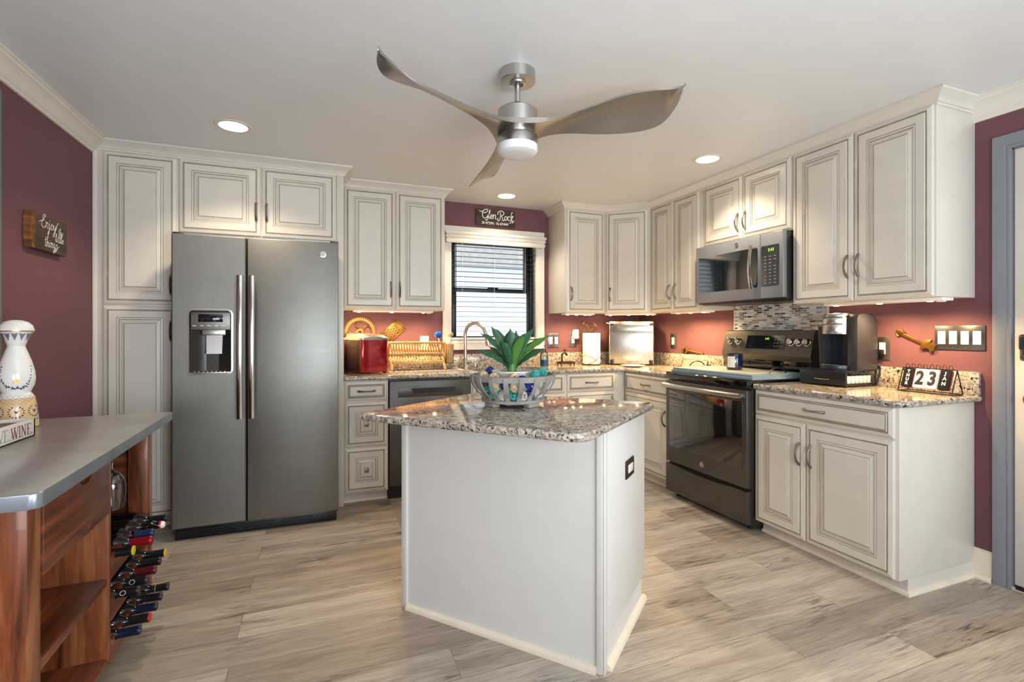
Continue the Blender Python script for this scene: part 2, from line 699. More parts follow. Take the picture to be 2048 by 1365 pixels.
def spline(pts, n=6, closed=False):
    """Catmull-Rom through the points"""
    P = [Vector(p) for p in pts]
    out = []
    m = len(P)
    rng = m if closed else m - 1
    for i in range(rng):
        p0 = P[(i - 1) % m] if closed or i > 0 else P[i]
        p1, p2 = P[i], P[(i + 1) % m]
        p3 = P[(i + 2) % m] if closed or i + 2 < m else p2
        for k in range(n):
            t = k / n
            out.append(0.5 * ((2 * p1) + (p2 - p0) * t + (2 * p0 - 5 * p1 + 4 * p2 - p3) * t * t + (3 * p1 - p0 - 3 * p2 + p3) * t ** 3))
    if not closed:
        out.append(P[-1])
    return out


def rrect(x0, x1, y0, y1, r, n=5):
    pts = []
    for cx, cy, a0 in ((x1 - r, y1 - r, 0), (x0 + r, y1 - r, 90), (x0 + r, y0 + r, 180), (x1 - r, y0 + r, 270)):
        for k in range(n + 1):
            a = math.radians(a0 + 90 * k / n)
            pts.append((cx + r * math.cos(a), cy + r * math.sin(a)))
    return pts

# ================================================================ the room
XL, XR, YB, YF, ZC = -1.258, 3.024, 4.216, -2.80, 2.35

mb = MB(); mb.box((XL - 0.15, YF - 0.15, -0.08), (XR + 0.3, YB + 0.15, 0))
struct('floor', mb, 'plank_floor')
mb = MB(); mb.box((XL - 0.15, YF - 0.15, ZC), (XR + 0.15, YB + 0.15, ZC + 0.1))
struct('ceiling', mb, 'ceiling_paint')
WX0, WX1, WZ0, WZ1 = 1.052, 1.885, 1.118, 2.07       # window opening
mb = MB()
mb.box((XL - 0.15, YB, 0), (WX0, YB + 0.15, ZC)); mb.box((WX1, YB, 0), (XR + 0.15, YB + 0.15, ZC))
mb.box((WX0, YB, 0), (WX1, YB + 0.15, WZ0)); mb.box((WX0, YB, WZ1), (WX1, YB + 0.15, ZC))
struct('wall_back', mb, 'plum_paint')
mb = MB(); mb.box((XL - 0.15, YF - 0.15, 0), (XL, YB, ZC))
struct('wall_left', mb, 'plum_paint')
DY0, DY1, DZ = 0.40, 1.318, 2.085                       # door opening in the right wall
mb = MB()
mb.box((XR, DY1, 0), (XR + 0.15, YB, ZC)); mb.box((XR, YF - 0.15, 0), (XR + 0.15, DY0, ZC)); mb.box((XR, DY0, DZ), (XR + 0.15, DY1, ZC))
struct('wall_right', mb, 'plum_paint')
# wall behind the camera with two big windows
mb = MB()
for a, b in (((XL, 0), (-0.95, ZC)), ((0.65, 0), (1.1, ZC)), ((3.0, 0), (XR, ZC)),
             ((-0.95, 0), (-0.55, ZC)), ((0.55, 0), (0.65, ZC)), ((-0.55, 0), (0.55, 0.75)), ((-0.55, 2.1), (0.55, ZC)), ((1.1, 0), (3.0, 0.1)), ((1.1, 2.15), (3.0, ZC))):
    mb.box((a[0], YF - 0.12, a[1]), (b[0], YF, b[1]))
struct('wall_front', mb, 'plum_paint')

# ---- mouldings of the room
WALLCROWN = [(0, -0.105), (0.010, -0.105), (0.012, -0.088), (0.022, -0.082), (0.026, -0.074), (0.040, -0.050), (0.062, -0.030),
             (0.070, -0.026), (0.074, -0.012), (0.082, -0.010), (0.082, 0), (0, 0)]
mb = MB(); mb.sweep([(o, ZC + z * 0.78) for o, z in WALLCROWN], [(XL, YF), (XL, 3.60)], side=-1)
struct('trim_1', mb, 'white_trim_paint')
mb = MB(); mb.sweep([(o, ZC + z) for o, z in WALLCROWN], [(XR, 1.449), (XR, YF)], side=-1)
struct('trim_2', mb, 'white_trim_paint')
CABCROWN = [(0, -0.062), (0.006, -0.062), (0.008, -0.052), (0.014, -0.050), (0.016, -0.042), (0.030, -0.026), (0.046, -0.016),
            (0.050, -0.012), (0.054, -0.010), (0.056, 0), (0, 0)]
mb = MB(); mb.sweep([(o, ZC + z - 0.001) for o, z in CABCROWN], [(XL, 3.60), (0.147, 3.60), (0.147, 3.885), (0.927, 3.885), (0.927, YB)], side=-1)
struct('trim_3', mb, 'cabinet_paint')
mb = MB(); mb.sweep([(o, ZC + z - 0.001) for o, z in CABCROWN], [(2.004, YB), (2.004, 3.885), (2.4145, 3.885), (2.714, 3.6065), (2.714, 1.447), (XR, 1.447)], side=-1)
struct('trim_4', mb, 'cabinet_paint')
BASE = [(0, 0), (0.014, 0), (0.014, 0.105), (0.010, 0.118), (0.010, 0.124), (0.005, 0.135), (0.004, 0.145), (0, 0.145)]
mb = MB(); mb.sweep(BASE, [(XR, 1.449), (XR, 1.376)], side=-1); mb.sweep([(0.014, 0), (0.03, 0), (0.03, 0.01), (0.022, 0.02), (0.014, 0.02)], [(XR, 1.449), (XR, 1.376)], side=-1)
struct('baseboard_right', mb, 'shoe_paint')

# ---- exterior door at the right
# casing in plate space: x runs toward the camera (-Y), y up
def casing(mbx, w, h0, h1, x0, x1, t=0.018):
    """u-shaped casing profile around an opening x0..x1, h0..h1, width w, on plane z=0"""
    prof = [(0, 0), (0, 0.010), (0.006, 0.013), (0.014, 0.013), (0.016, 0.010), (0.022, 0.014), (w - 0.012, t), (w - 0.002, t), (w, t - 0.004), (w, 0)]
    path = [(x0, h0), (x0, h1), (x1, h1), (x1, h0)]
    mbx.sweep(prof, path, side=1)


F = frame((XR, 0, 0), (0, -1, 0))
mb = MB(F); casing(mb, 0.068, 0.0, DZ - 0.012, -DY1 + 0.012, -DY0 - 0.012, 0.02)
for a, b in (((-DY1, 0), (-DY1 + 0.018, DZ)), ((-DY0 - 0.018, 0), (-DY0, DZ)), ((-DY1, DZ - 0.018), (-DY0, DZ))):
    mb.box((a[0], a[1], -0.15), (b[0], b[1], 0.001))
struct('trim_5', mb, 'grey_trim_paint')
dr = thing('door_1', 'off-white exterior door with keypad lock at the right edge', 'door', place((XR - 0.004, DY1 - 0.021, 0)), kind='structure')
mb = MB(); mb.box((0, -0.86, 0.03), (0.042, 0, DZ - 0.02), 0.003)
mb.build('door_slab', 'door_paint', dr)
mb = MB(); mb.box((-0.005, -0.86, 0.012), (0.035, -0.005, 0.03)); mb.build('sweep_strip', 'black_plastic', dr)
kp = MB()
kp.box((-0.028, -0.098, 1.075), (-0.0, -0.026, 1.195), 0.012, seg=3)
kpo = kp.build('lock_housing', 'polished_steel', dr)
mb = MB(); mb.box((-0.032, -0.1, 1.125), (-0.002, -0.024, 1.20), 0.012, seg=3); mb.build('keypad', 'navy_plastic', kpo)
mb = MB(); mb.tube([(-0.028, -0.06, 1.095), (-0.045, -0.06, 1.095)], 0.018, 20); mb.build('thumb_turn', 'polished_steel', kpo)
mb = MB(); mb.lathe([(0, 0.002), (0.036, 0.0), (0.036, -0.008), (0.026, -0.016), (0, -0.016)], 28, c=(0, -0.068, 0.9), axis='x')
rz = mb.build('rosette', 'polished_steel', dr)
mb = MB(); mb.tube([(-0.012, -0.068, 0.9), (-0.05, -0.068, 0.9), (-0.055, -0.075, 0.9), (-0.055, -0.18, 0.9)], 0.010, 14); mb.build('lever', 'polished_steel', rz)
mb = MB(); mb.box((XR - 0.005, DY0, 0.0), (XR + 0.15, DY1, 0.018), 0.004); struct('trim_6', mb, 'shoe_paint')
mb = MB(); mb.box((XR + 0.004, 1.2965, 0.90), (XR + 0.026, 1.3005, 0.965)); o = mb.build('strike_plate', 'bronze', dr)
o.matrix_parent_inverse = dr.matrix_world.inverted()
# casing of the opening in the left wall, just inside the left edge of the view
F = frame((XL, 0, 0), (0, 1, 0))
mb = MB(F); casing(mb, 0.07, 0.0, 2.15, 1.72, 2.612, 0.018); struct('trim_7', mb, 'olive_trim_paint')

# ================================================================ window
F = frame((0, YB, 0), (1, 0, 0))
mb = MB(F)
prof = [(0, 0), (0, 0.012), (0.008, 0.015), (0.016, 0.012), (0.02, 0.012), (0.055, 0.016), (0.067, 0.018), (0.067, 0)]
mb.sweep(prof, [(WX0, WZ0), (WX0, WZ1), (WX1, WZ1), (WX1, WZ0)], side=1, closed=True)
struct('trim_8', mb, 'white_trim_paint')
mb = MB()   # white jamb liner
for a, b in (((WX0, WZ0), (WX0 + 0.012, WZ1)), ((WX1 - 0.012, WZ0), (WX1, WZ1)), ((WX0, WZ1 - 0.012), (WX1, WZ1)), ((WX0, WZ0), (WX1, WZ0 + 0.012))):
    mb.box((a[0], YB - 0.004, a[1]), (b[0], YB + 0.15, b[1]))
struct('trim_9', mb, 'white_trim_paint')
win = thing('window_1', 'black framed sash window over the sink', 'window', place((0, YB + 0.085, 0)), kind='structure')
wx0, wx1, wz0, wz1 = WX0 + 0.012, WX1 - 0.012, WZ0 + 0.012, WZ1 - 0.012
zm = 1.59
def rect_frame(mbx, x0, x1, z0, z1, l, r, bt, tp, y0, y1):
    mbx.box((x0, y0, z0), (x0 + l, y1, z1), 0.002); mbx.box((x1 - r, y0, z0), (x1, y1, z1), 0.002)
    mbx.box((x0 + l, y0, z0), (x1 - r, y1, z0 + bt), 0.002); mbx.box((x0 + l, y0, z1 - tp), (x1 - r, y1, z1), 0.002)
mb = MB(); rect_frame(mb, wx0, wx1, wz0, wz1, 0.028, 0.028, 0.012, 0.02, -0.015, 0.055); mb.build('window_frame', 'black_frame', win)
mb = MB(); rect_frame(mb, wx0 + 0.026, wx1 - 0.026, zm - 0.02, wz1 - 0.018, 0.035, 0.052, 0.036, 0.04, 0.02, 0.05)
up = mb.build('upper_sash', 'black_frame', win)
mb = MB(); mb.box((wx0 + 0.05, 0.034, zm), (wx1 - 0.07, 0.038, wz1 - 0.05)); mb.build('pane', 'window_glass', up)
mb = MB(); rect_frame(mb, wx0 + 0.026, wx1 - 0.026, wz0 + 0.01, zm + 0.016, 0.038, 0.03, 0.03, 0.034, -0.012, 0.018)
lo = mb.build('lower_sash', 'black_frame', win)
mb = MB(); mb.box((wx0 + 0.06, 0.001, wz0 + 0.03), (wx1 - 0.05, 0.005, zm - 0.01)); mb.build('pane', 'window_glass', lo)
mb = MB(); mb.box((1.42, -0.03, zm + 0.002), (1.52, 0.0, zm + 0.022), 0.006); mb.build('sash_lock', 'black_frame', lo)
mb = MB(); mb.box((wx0, -0.04, wz0 - 0.004), (wx1, 0.02, wz0 + 0.018), 0.003); mb.build('sill_rail', 'zinc_edge', win)

bl = thing('window_blind', 'white slatted blind with moulded valance over the sink window', 'blind', place((0, YB, 0)))
mb = MB()
prof = [(0.0, 0.0), (0.02, 0.0), (0.028, 0.012), (0.028, 0.03), (0.020, 0.038), (0.030, 0.046), (0.034, 0.058), (0.024, 0.066), (0.038, 0.078), (0.038, 0.096), (0.0, 0.096)]
mb.sweep([(o, 1.983 + z) for o, z in prof], [(1.03, 0.0), (1.03, -0.05), (1.905, -0.05), (1.905, 0.0)], side=-1)
mb.build('valance', 'white_trim_paint', bl)
mb = MB()
nsl = 19
for i in range(nsl):
    z = 1.165 + i * 0.0445
    mb.box((WX0 + 0.016, 0.012, z), (WX1 - 0.016, 0.055, z + 0.0028))
mb.build('slats', 'slat_dark', bl)
mb = MB()
for x in (1.17, 1.47, 1.77):
    for y in (0.012, 0.054):
        mb.tube([(x, y, 1.16), (x, y, 2.0)], 0.0009, 5)
mb.build('ladder_cords', 'white_paper', bl)
mb = MB(); mb.box((WX0 + 0.016, 0.01, 1.142), (WX1 - 0.016, 0.056, 1.158), 0.003); mb.build('bottom_rail', 'white_plastic', bl)
mb = MB(); mb.tube([(1.105, -0.0, 2.0), (1.105, 0.0, 1.45)], 0.004, 8); mb.build('tilt_wand', 'black_plastic', bl)

# ---- what the window looks out on: snow and a pale neighbouring house
mb = MB(); mb.box((-12, YB + 0.4, -0.6), (16, 40, -0.5)); tag(mb.build('snowy_yard', 'snow'), 'snow covered yard outside the window', 'ground', kind='structure')
hs = thing('neighbour_house', 'pale house seen through the window blind', 'house', place((3.2, 13, -0.5)))
mb = MB()
for k in range(14):
    mb.box((-5, -0.02 + 0.006 * (k % 2), k * 0.25), (4, 4, k * 0.25 + 0.245))
mb.build('siding', 'siding', hs)
mb = MB(); mb.prism([(-5.4, 3.5), (4.4, 3.5), (4.4, 3.6), (-0.5, 5.2), (-5.4, 3.6)], -4.2, 0.3, 0); o = mb.build('roof', 'zinc', hs); o.matrix_local = Matrix.Rotation(PI / 2, 4, 'X')

# ================================================================ cabinets
RINGS = [(0, 0, 0), (0, .007, 0), (.004, .0115, 0), (.021, .0165, 0), (.0255, .0165, 1), (.0285, .0135, 1), (.031, .0190, 0), (.068, .0190, 0),
         (.0705, .0150, 1), (.074, .0145, 0), (.080, .0165, 0), (.0835, .0115, 1), (.086, .0110, 0), (.103, .0175, 0), (.1055, .0150, 1), (.108, .0190, 0)]
RINGS_FLAT = [(0, 0, 0), (0, .007, 0), (.004, .0115, 0), (.020, .0165, 0), (.024, .0165, 1), (.0265, .0135, 1), (.029, .0180, 0), (.034, .0180, 1), (.0355, .0165, 1), (.037, .0180, 0)]


def panel(mbx, x0, x1, z0, z1, rings, s=1.0):
    """nested rings: (inset, height, material of the band leading to this ring)"""
    loops = []
    for ins, h, mi in rings:
        i = ins * s
        loops.append(([(x0 + i, -h, z0 + i), (x1 - i, -h, z0 + i), (x1 - i, -h, z1 - i), (x0 + i, -h, z1 - i)], mi))
    vs = [p for l, _ in loops for p in l]
    bv, _ = mbx.poly(vs, [])
    for k in range(1, len(loops)):
        for j in range(4):
            a, b = (k - 1) * 4 + j, (k - 1) * 4 + (j + 1) % 4
            f = mbx.bm.faces.new((bv[a], bv[b], bv[b + 4], bv[a + 4]))
            f.material_index = loops[k][1]
    mbx.bm.faces.new(bv[-4:])
    mbx.bm.faces.new(bv[:4][::-1])


def handle(parent, x, z, vertical=True, y=-0.019, L=0.108):
    pts, rs = [], []
    n = 14
    for i in range(n + 1):
        t = i / n
        a = (t - 0.5) * L
        out = y - 0.002 - 0.026 * (1 - (2 * t - 1) ** 2) ** 0.75
        pts.append((x, out, z + a) if vertical else (x + a, out, z))
        rs.append(0.0056 + 0.0024 * abs(2 * t - 1) ** 3)
    mbx = MB()
    mbx.tube(pts, rs, 8)
    for e in (-0.5, 0.5):
        c = (x, y, z + e * (L + 0.004)) if vertical else (x + e * (L + 0.004), y, z)
        mbx.lathe([(0, -0.007), (0.006, -0.006), (0.0085, -0.002), (0.0085, 0.0005), (0, 0.0005)], 12, c=c, axis='y')
    return mbx.build('handle', 'pewter', parent)


def square_knob(parent, x, z, y=-0.019):
    mbx = MB()
    mbx.cyl((x, y, z), (x, y - 0.014, z), 0.006, seg=12)
    mbx.box((x - 0.015, y - 0.022, z - 0.015), (x + 0.015, y - 0.013, z + 0.015), 0.003)
    mbx.box((x - 0.009, y - 0.0245, z - 0.009), (x + 0.009, y - 0.021, z + 0.009), 0.002)
    return mbx.build('knob', 'pewter', parent)


def door(parent, x0, x1, z0, z1, hx=None, hz=None, s=None):
    mbx = MB()
    sc = s or min(1.0, min(x1 - x0, z1 - z0) / 0.33)
    panel(mbx, x0, x1, z0, z1, RINGS, sc)
    d = mbx.build('door', ['cabinet_paint', 'cabinet_glaze'], parent, smooth=None)
    if hx is not None:
        handle(d, hx, hz)
    return d


def drawer(parent, x0, x1, z0, z1, pull='handle', raised=False):
    mbx = MB()
    if raised:
        panel(mbx, x0, x1, z0, z1, RINGS, min(1.0, min(x1 - x0, z1 - z0) / 0.29))
    else:
        panel(mbx, x0, x1, z0, z1, RINGS_FLAT)
    d = mbx.build('drawer', ['cabinet_paint', 'cabinet_glaze'], parent, smooth=None)
    xc, zc = (x0 + x1) / 2, (z0 + z1) / 2
    if pull == 'handle':
        handle(d, xc, zc, False)
    elif pull == 'knob':
        square_knob(d, xc, zc)
    return d


def carcass(parent, w, h, d, toe=0.0, toed=0.06, lowrail=True):
    mbx = MB()
    if toe:
        mbx.box((0, 0, toe), (w, d, h), 0.0015)
        mbx.box((0.0, toed, 0.0), (w, d, toe))
    else:
        mbx.box((0, 0, 0), (w, d, h), 0.0015)
    return mbx.build('carcass', 'cabinet_paint', parent)


SHOE = [(0, 0), (0.013, 0), (0.013, 0.008), (0.009, 0.016), (0, 0.019)]
BH, TOE = 0.866, 0.075
UB, UT = 1.38, 2.30        # wall cabinets bottom / top

# ---- tall pantry at the left
c = thing('pantry_cabinet', 'tall white glazed pantry cabinet between plum wall and refrigerator', 'cabinet', (XL + 0.002, 3.60, 0))
mb = MB(); mb.box((0, 0, 0.075), (0.430, 0.61, 2.30), 0.0015); mb.box((0, 0.06, 0), (0.430, 0.61, 0.075)); mb.build('carcass', 'cabinet_paint', c)
mb = MB(); mb.box((0, -0.004, 0.08), (0.022, 0.0, 2.29), 0.001); mb.build('scribe_strip', 'white_trim_paint', c)
door(c, 0.052, 0.424, 1.376, 2.285, 0.395, 1.50)
door(c, 0.052, 0.424, 0.085, 1.366, 0.395, 1.215)
mb = MB(); mb.sweep(SHOE, [(0, 0.06), (0.43, 0.06)], side=-1); mb.build('shoe_moulding', 'shoe_paint', c)

# ---- cabinet over the refrigerator
c = thing('refrigerator_cabinet', 'short wide two door cabinet above the refrigerator', 'cabinet', (-0.8255, 3.60, 1.815))
carcass(c, 0.9235, 0.485, 0.61)
door(c, 0.004, 0.458, 0.016, 0.472, 0.432, 0.175)
door(c, 0.464, 0.920, 0.016, 0.472, 0.493, 0.175)
c = thing('end_panel', 'tall narrow white panel on the right of the refrigerator', 'panel', (0.0995, 3.60, 0))
mb = MB(); mb.box((0, 0, 0), (0.046, 0.61, 2.30), 0.0015); mb.build('panel_board', 'cabinet_paint', c)

# ---- wall cabinets
c = thing('wall_cabinet', 'two door wall cabinet left of the sink window', 'cabinet', (0.148, 3.885, UB))
carcass(c, 0.778, UT - UB, 0.331)
door(c, 0.010, 0.386, 0.004, UT - UB - 0.006, 0.353, 0.155)
door(c, 0.392, 0.768, 0.004, UT - UB - 0.006, 0.420, 0.155)
c = thing('wall_cabinet', 'narrow one door wall cabinet right of the sink window', 'cabinet', (2.004, 3.885, UB))
carcass(c, 0.409, UT - UB, 0.331)
door(c, 0.018, 0.398, 0.004, UT - UB - 0.006, 0.055, 0.165)
# diagonal corner cabinet
dl = math.hypot(2.714 - 2.4145, 3.885 - 3.6065)
ang = math.atan2(3.6065 - 3.885, 2.714 - 2.4145)
c = thing('corner_cabinet', 'diagonal one door wall cabinet filling the corner', 'cabinet', place((2.4145, 3.885, UB), ang))
iv = place((2.4145, 3.885, UB), ang).inverted()
pts = [iv @ V(x, y, UB) for x, y in ((2.4145, 3.8855), (2.7135, 3.607), (XR - 0.001, 3.607), (XR - 0.001, YB - 0.001), (2.4145, YB - 0.001))]
mb = MB(); mb.prism([(p.x, p.y) for p in pts], 0, UT - UB); mb.build('carcass', 'cabinet_paint', c)
door(c, 0.014, dl - 0.03, 0.004, UT - UB - 0.006, 0.052, 0.165)
# right wall, from the corner toward the camera
RZ = -PI / 2
c = thing('wall_cabinet', 'two door wall cabinet between diagonal corner cabinet and microwave', 'cabinet', place((2.714, 3.606, UB), RZ))
carcass(c, 0.637, UT - UB, 0.309)
door(c, 0.012, 0.302, 0.004, UT - UB - 0.006, 0.268, 0.16)
door(c, 0.307, 0.597, 0.004, UT - UB - 0.006, 0.342, 0.16)
c = thing('microwave_cabinet', 'short two door cabinet above the microwave', 'cabinet', place((2.714, 2.967, 1.842), RZ))
carcass(c, 0.762, UT - 1.842, 0.309)
door(c, 0.014, 0.376, 0.010, UT - 1.842 - 0.006, 0.345, 0.13)
door(c, 0.382, 0.752, 0.010, UT - 1.842 - 0.006, 0.412, 0.13)
c = thing('wall_cabinet', 'large two door wall cabinet above the coffee maker', 'cabinet', place((2.714, 2.204, UB), RZ))
carcass(c, 0.757, UT - UB, 0.309)
door(c, 0.006, 0.372, 0.002, UT - UB - 0.006, 0.345, 0.19)
door(c, 0.378, 0.748, 0.002, UT - UB - 0.006, 0.405, 0.19)

# ---- base cabinets
c = thing('drawer_cabinet', 'narrow three drawer base cabinet beside the refrigerator panel', 'cabinet', (0.1465, 3.618, 0))
carcass(c, 0.302, BH, 0.595, TOE)
drawer(c, 0.006, 0.296, 0.724, BH - 0.006)
drawer(c, 0.006, 0.296, 0.404, 0.714, 'knob', True)
drawer(c, 0.006, 0.296, 0.084, 0.394, 'knob', True)
mb = MB(); mb.sweep(SHOE, [(0, 0.06), (0.302, 0.06)], side=-1); mb.build('shoe_moulding', 'shoe_paint', c)
c = thing('sink_cabinet', 'base cabinet under the sink, half hidden behind the slatted bowl', 'cabinet', (1.066, 3.618, 0))
carcass(c, 0.804, BH - 0.2, 0.595, TOE)
mb = MB(); mb.box((0, 0, BH - 0.2), (0.804, 0.02, BH)); mb.box((0, 0.02, BH - 0.2), (0.018, 0.595, BH)); mb.box((0.786, 0.02, BH - 0.2), (0.804, 0.595, BH)); mb.build('face_frame', 'cabinet_paint', c)
drawer(c, 0.012, 0.398, 0.712, BH - 0.006, None); drawer(c, 0.406, 0.792, 0.712, BH - 0.006, None)
door(c, 0.012, 0.398, 0.084, 0.702, 0.365, 0.6); door(c, 0.406, 0.792, 0.084, 0.702, 0.44, 0.6)
c = thing('corner_drawer_cabinet', 'one drawer base cabinet in the corner under the paper towels', 'cabinet', (1.871, 3.618, 0))
carcass(c, 0.575, BH, 0.595, TOE)
drawer(c, 0.012, 0.470, 0.712, BH - 0.006)
door(c, 0.012, 0.470, 0.084, 0.702, 0.435, 0.6)
c = thing('narrow_base_cabinet', 'base cabinet with one drawer left of the black range', 'cabinet', place((2.447, 3.617, 0), RZ))
carcass(c, 0.614, BH, 0.575, TOE)
drawer(c, 0.024, 0.604, 0.704, BH - 0.006)
door(c, 0.024, 0.604, 0.084, 0.694, 0.555, 0.55)
mb = MB(); mb.sweep(SHOE, [(0.06, 0.06), (0.614, 0.06)], side=-1); mb.build('shoe_moulding', 'shoe_paint', c)
c = thing('right_base_cabinet', 'white base cabinet with one wide drawer right of the range', 'cabinet', place((2.447, 2.240, 0), RZ))
carcass(c, 0.791, BH, 0.575, TOE)
drawer(c, 0.004, 0.774, 0.722, BH - 0.004)
door(c, 0.004, 0.332, 0.078, 0.712, 0.300, 0.545)
door(c, 0.404 - 0.066, 0.774, 0.078, 0.712, 0.37, 0.545)
mb = MB(); mb.sweep(SHOE, [(0, 0.06), (0.791, 0.06), (0.791, 0.575)], side=-1); mb.build('shoe_moulding', 'shoe_paint', c)

# ---- dishwasher
c = thing('dishwasher', 'slate grey dishwasher with recessed pocket handle', 'dishwasher', (0.452, 3.60, 0))
mb = MB(); mb.box((0.004, 0.03, 0.09), (0.608, 0.60, 0.862)); mb.build('tub', 'black_plastic', c)
mb = MB(); mb.box((0.004, 0.0, 0.10), (0.608, 0.032, 0.852), 0.004); dd = mb.build('door', 'range_slate', c)  # darker slate puts the island's dark reflection into the colour
mb = MB()
mb.sweep([(0, 0.0), (0, -0.004), (0.026, -0.004), (0.030, 0.0)], [(0.155, 0.795), (0.155, 0.738), (0.492, 0.738), (0.492, 0.795)], side=1, closed=True) if False else None
mb.box((0.064, -0.003, 0.735), (0.545, 0.004, 0.81), 0.0015)
pk = mb.build('handle_panel', 'range_slate', dd)
mb = MB(); mb.prism([(0.158, 0.799), (0.494, 0.799), (0.476, 0.762), (0.176, 0.762)], 0.002, 0.006)
o = mb.build('pocket_handle', 'black_plastic', pk); o.matrix_local = Matrix.Rotation(PI / 2, 4, 'X')
mb = MB(); mb.box((0.002, 0.045, 0.0), (0.61, 0.075, 0.098)); mb.build('kick_plate', 'black_plastic', c)

# ================================================================ counters (granite)
CT, CB = 0.897, 0.867
def slab_prof(w):
    """counter strip cross-section: front edge eased"""
    return [(0, CB), (0.006, CB), (0, CB)]

cnt = thing('back_countertop', 'speckled granite countertop turning the corner under the sink window', 'countertop', (0, 0, 0))
mb = MB()
fx, fy = 2.421, 3.592
ex, ey = XR - 0.002, YB - 0.002
sx0, sx1, sy0, sy1 = 1.15, 1.78, 3.70, 4.03                 # sink cut-out
mb.box((0.148, fy + 0.012, CB), (sx0, ey, CT)); mb.box((sx1, fy + 0.012, CB), (ex, ey, CT))
mb.box((sx0, fy + 0.012, CB), (sx1, sy0, CT)); mb.box((sx0, sy1, CB), (sx1, ey, CT))
mb.box((fx + 0.012, 3.003, CB), (ex, fy + 0.012, CT))
edge = [(0, CB), (0, CT)] + [(0.012 * math.sin(a), CB + 0.015 - 0.015 * -math.cos(a)) for a in [PI * k / 8 for k in range(9)]]
edge = [(0, CB)] + [(0.012 * math.sin(PI * k / 8), CB + 0.015 - 0.015 * math.cos(PI * k / 8)) for k in range(9)] + [(0, CT)]
mb.sweep(edge[1:-1], [(0.148, fy + 0.012), (fx + 0.012, fy + 0.012), (fx + 0.012, 3.003)], side=-1)
mb.build('slab', 'granite', cnt)
mb = MB(); mb.box((0.148, ey - 0.022, CT), (ex, ey, 1.012), 0.002); mb.box((ex - 0.022, 3.003, CT), (ex, ey - 0.022, 1.012), 0.002)
mb.build('backsplash', 'granite', cnt)

cnt = thing('right_countertop', 'speckled granite countertop with clipped corner under the coffee maker', 'countertop', (0, 0, 0))
y0r, y1r = 1.418, 2.238
mb = MB()
mb.prism([(fx + 0.012, y1r), (fx + 0.012, y0r + 0.045), (fx + 0.045, y0r + 0.012), (ex, y0r + 0.012), (ex, y1r)], CB, CT)
mb.sweep(edge[1:-1], [(fx + 0.012, y1r), (fx + 0.012, y0r + 0.045), (fx + 0.045, y0r + 0.012), (ex, y0r + 0.012)], side=-1)
mb.build('slab', 'granite', cnt)
mb = MB(); mb.box((ex - 0.022, y0r + 0.004, CT), (ex, y1r, 1.012), 0.002); mb.build('backsplash', 'granite', cnt)

sk = thing('sink', 'stainless undermount sink below the window', 'sink', (0, 0, 0))
mb = MB()
z1, z0 = CB - 0.002, 0.69
t = 0.004
for a, b in (((sx0 - 0.012, sy0 - 0.012, z0), (sx1 + 0.012, sy1 + 0.012, z0 + t)), ((sx0 - 0.012, sy0 - 0.012, z0), (sx0 - 0.012 + t, sy1 + 0.012, z1)),
             ((sx1 + 0.012 - t, sy0 - 0.012, z0), (sx1 + 0.012, sy1 + 0.012, z1)), ((sx0 - 0.012, sy0 - 0.012, z0), (sx1 + 0.012, sy0 - 0.012 + t, z1)),
             ((sx0 - 0.012, sy1 + 0.012 - t, z0), (sx1 + 0.012, sy1 + 0.012, z1))):
    mb.box(a, b)
mb.build('basin', 'steel', sk)
mb = MB(); mb.lathe([(0, 0.002), (0.03, 0.003), (0.04, 0.0), (0.04, -0.01)], 24, c=(1.465, 3.88, z0 + t)); mb.build('drain', 'polished_steel', sk)

# mosaic behind the range, between counter level and the microwave
mo = MB(); mo.box((0, 0, 0), (0.752, 0.50, 0.008)); 
o = mo.build('mosaic_backsplash', 'mosaic_tile'); at(o, frame((XR - 0.0005, 2.959, 0.91), (0, -1, 0)))
tag(o, 'blue grey glass mosaic tile panel behind the range', 'tile backsplash')
mb = MB()
for x in (-0.008, 0.752):
    mb.box((x, 0.11, 0), (x + 0.008, 0.47, 0.012), 0.001)
mb.build('edge_trim', 'white_trim_paint', o)

# ================================================================ island
P = V(0.934, 1.502, 0); U = V(0.649, -0.761, 0).normalized(); W = V(0.761, 0.649, 0)
LEN = 0.918
Q = P - U * LEN
isl = thing('kitchen_island', 'white kitchen island with granite top in the middle of the floor', 'kitchen island', frame(Q, U) @ Matrix.Rotation(-PI / 2, 4, 'X'))
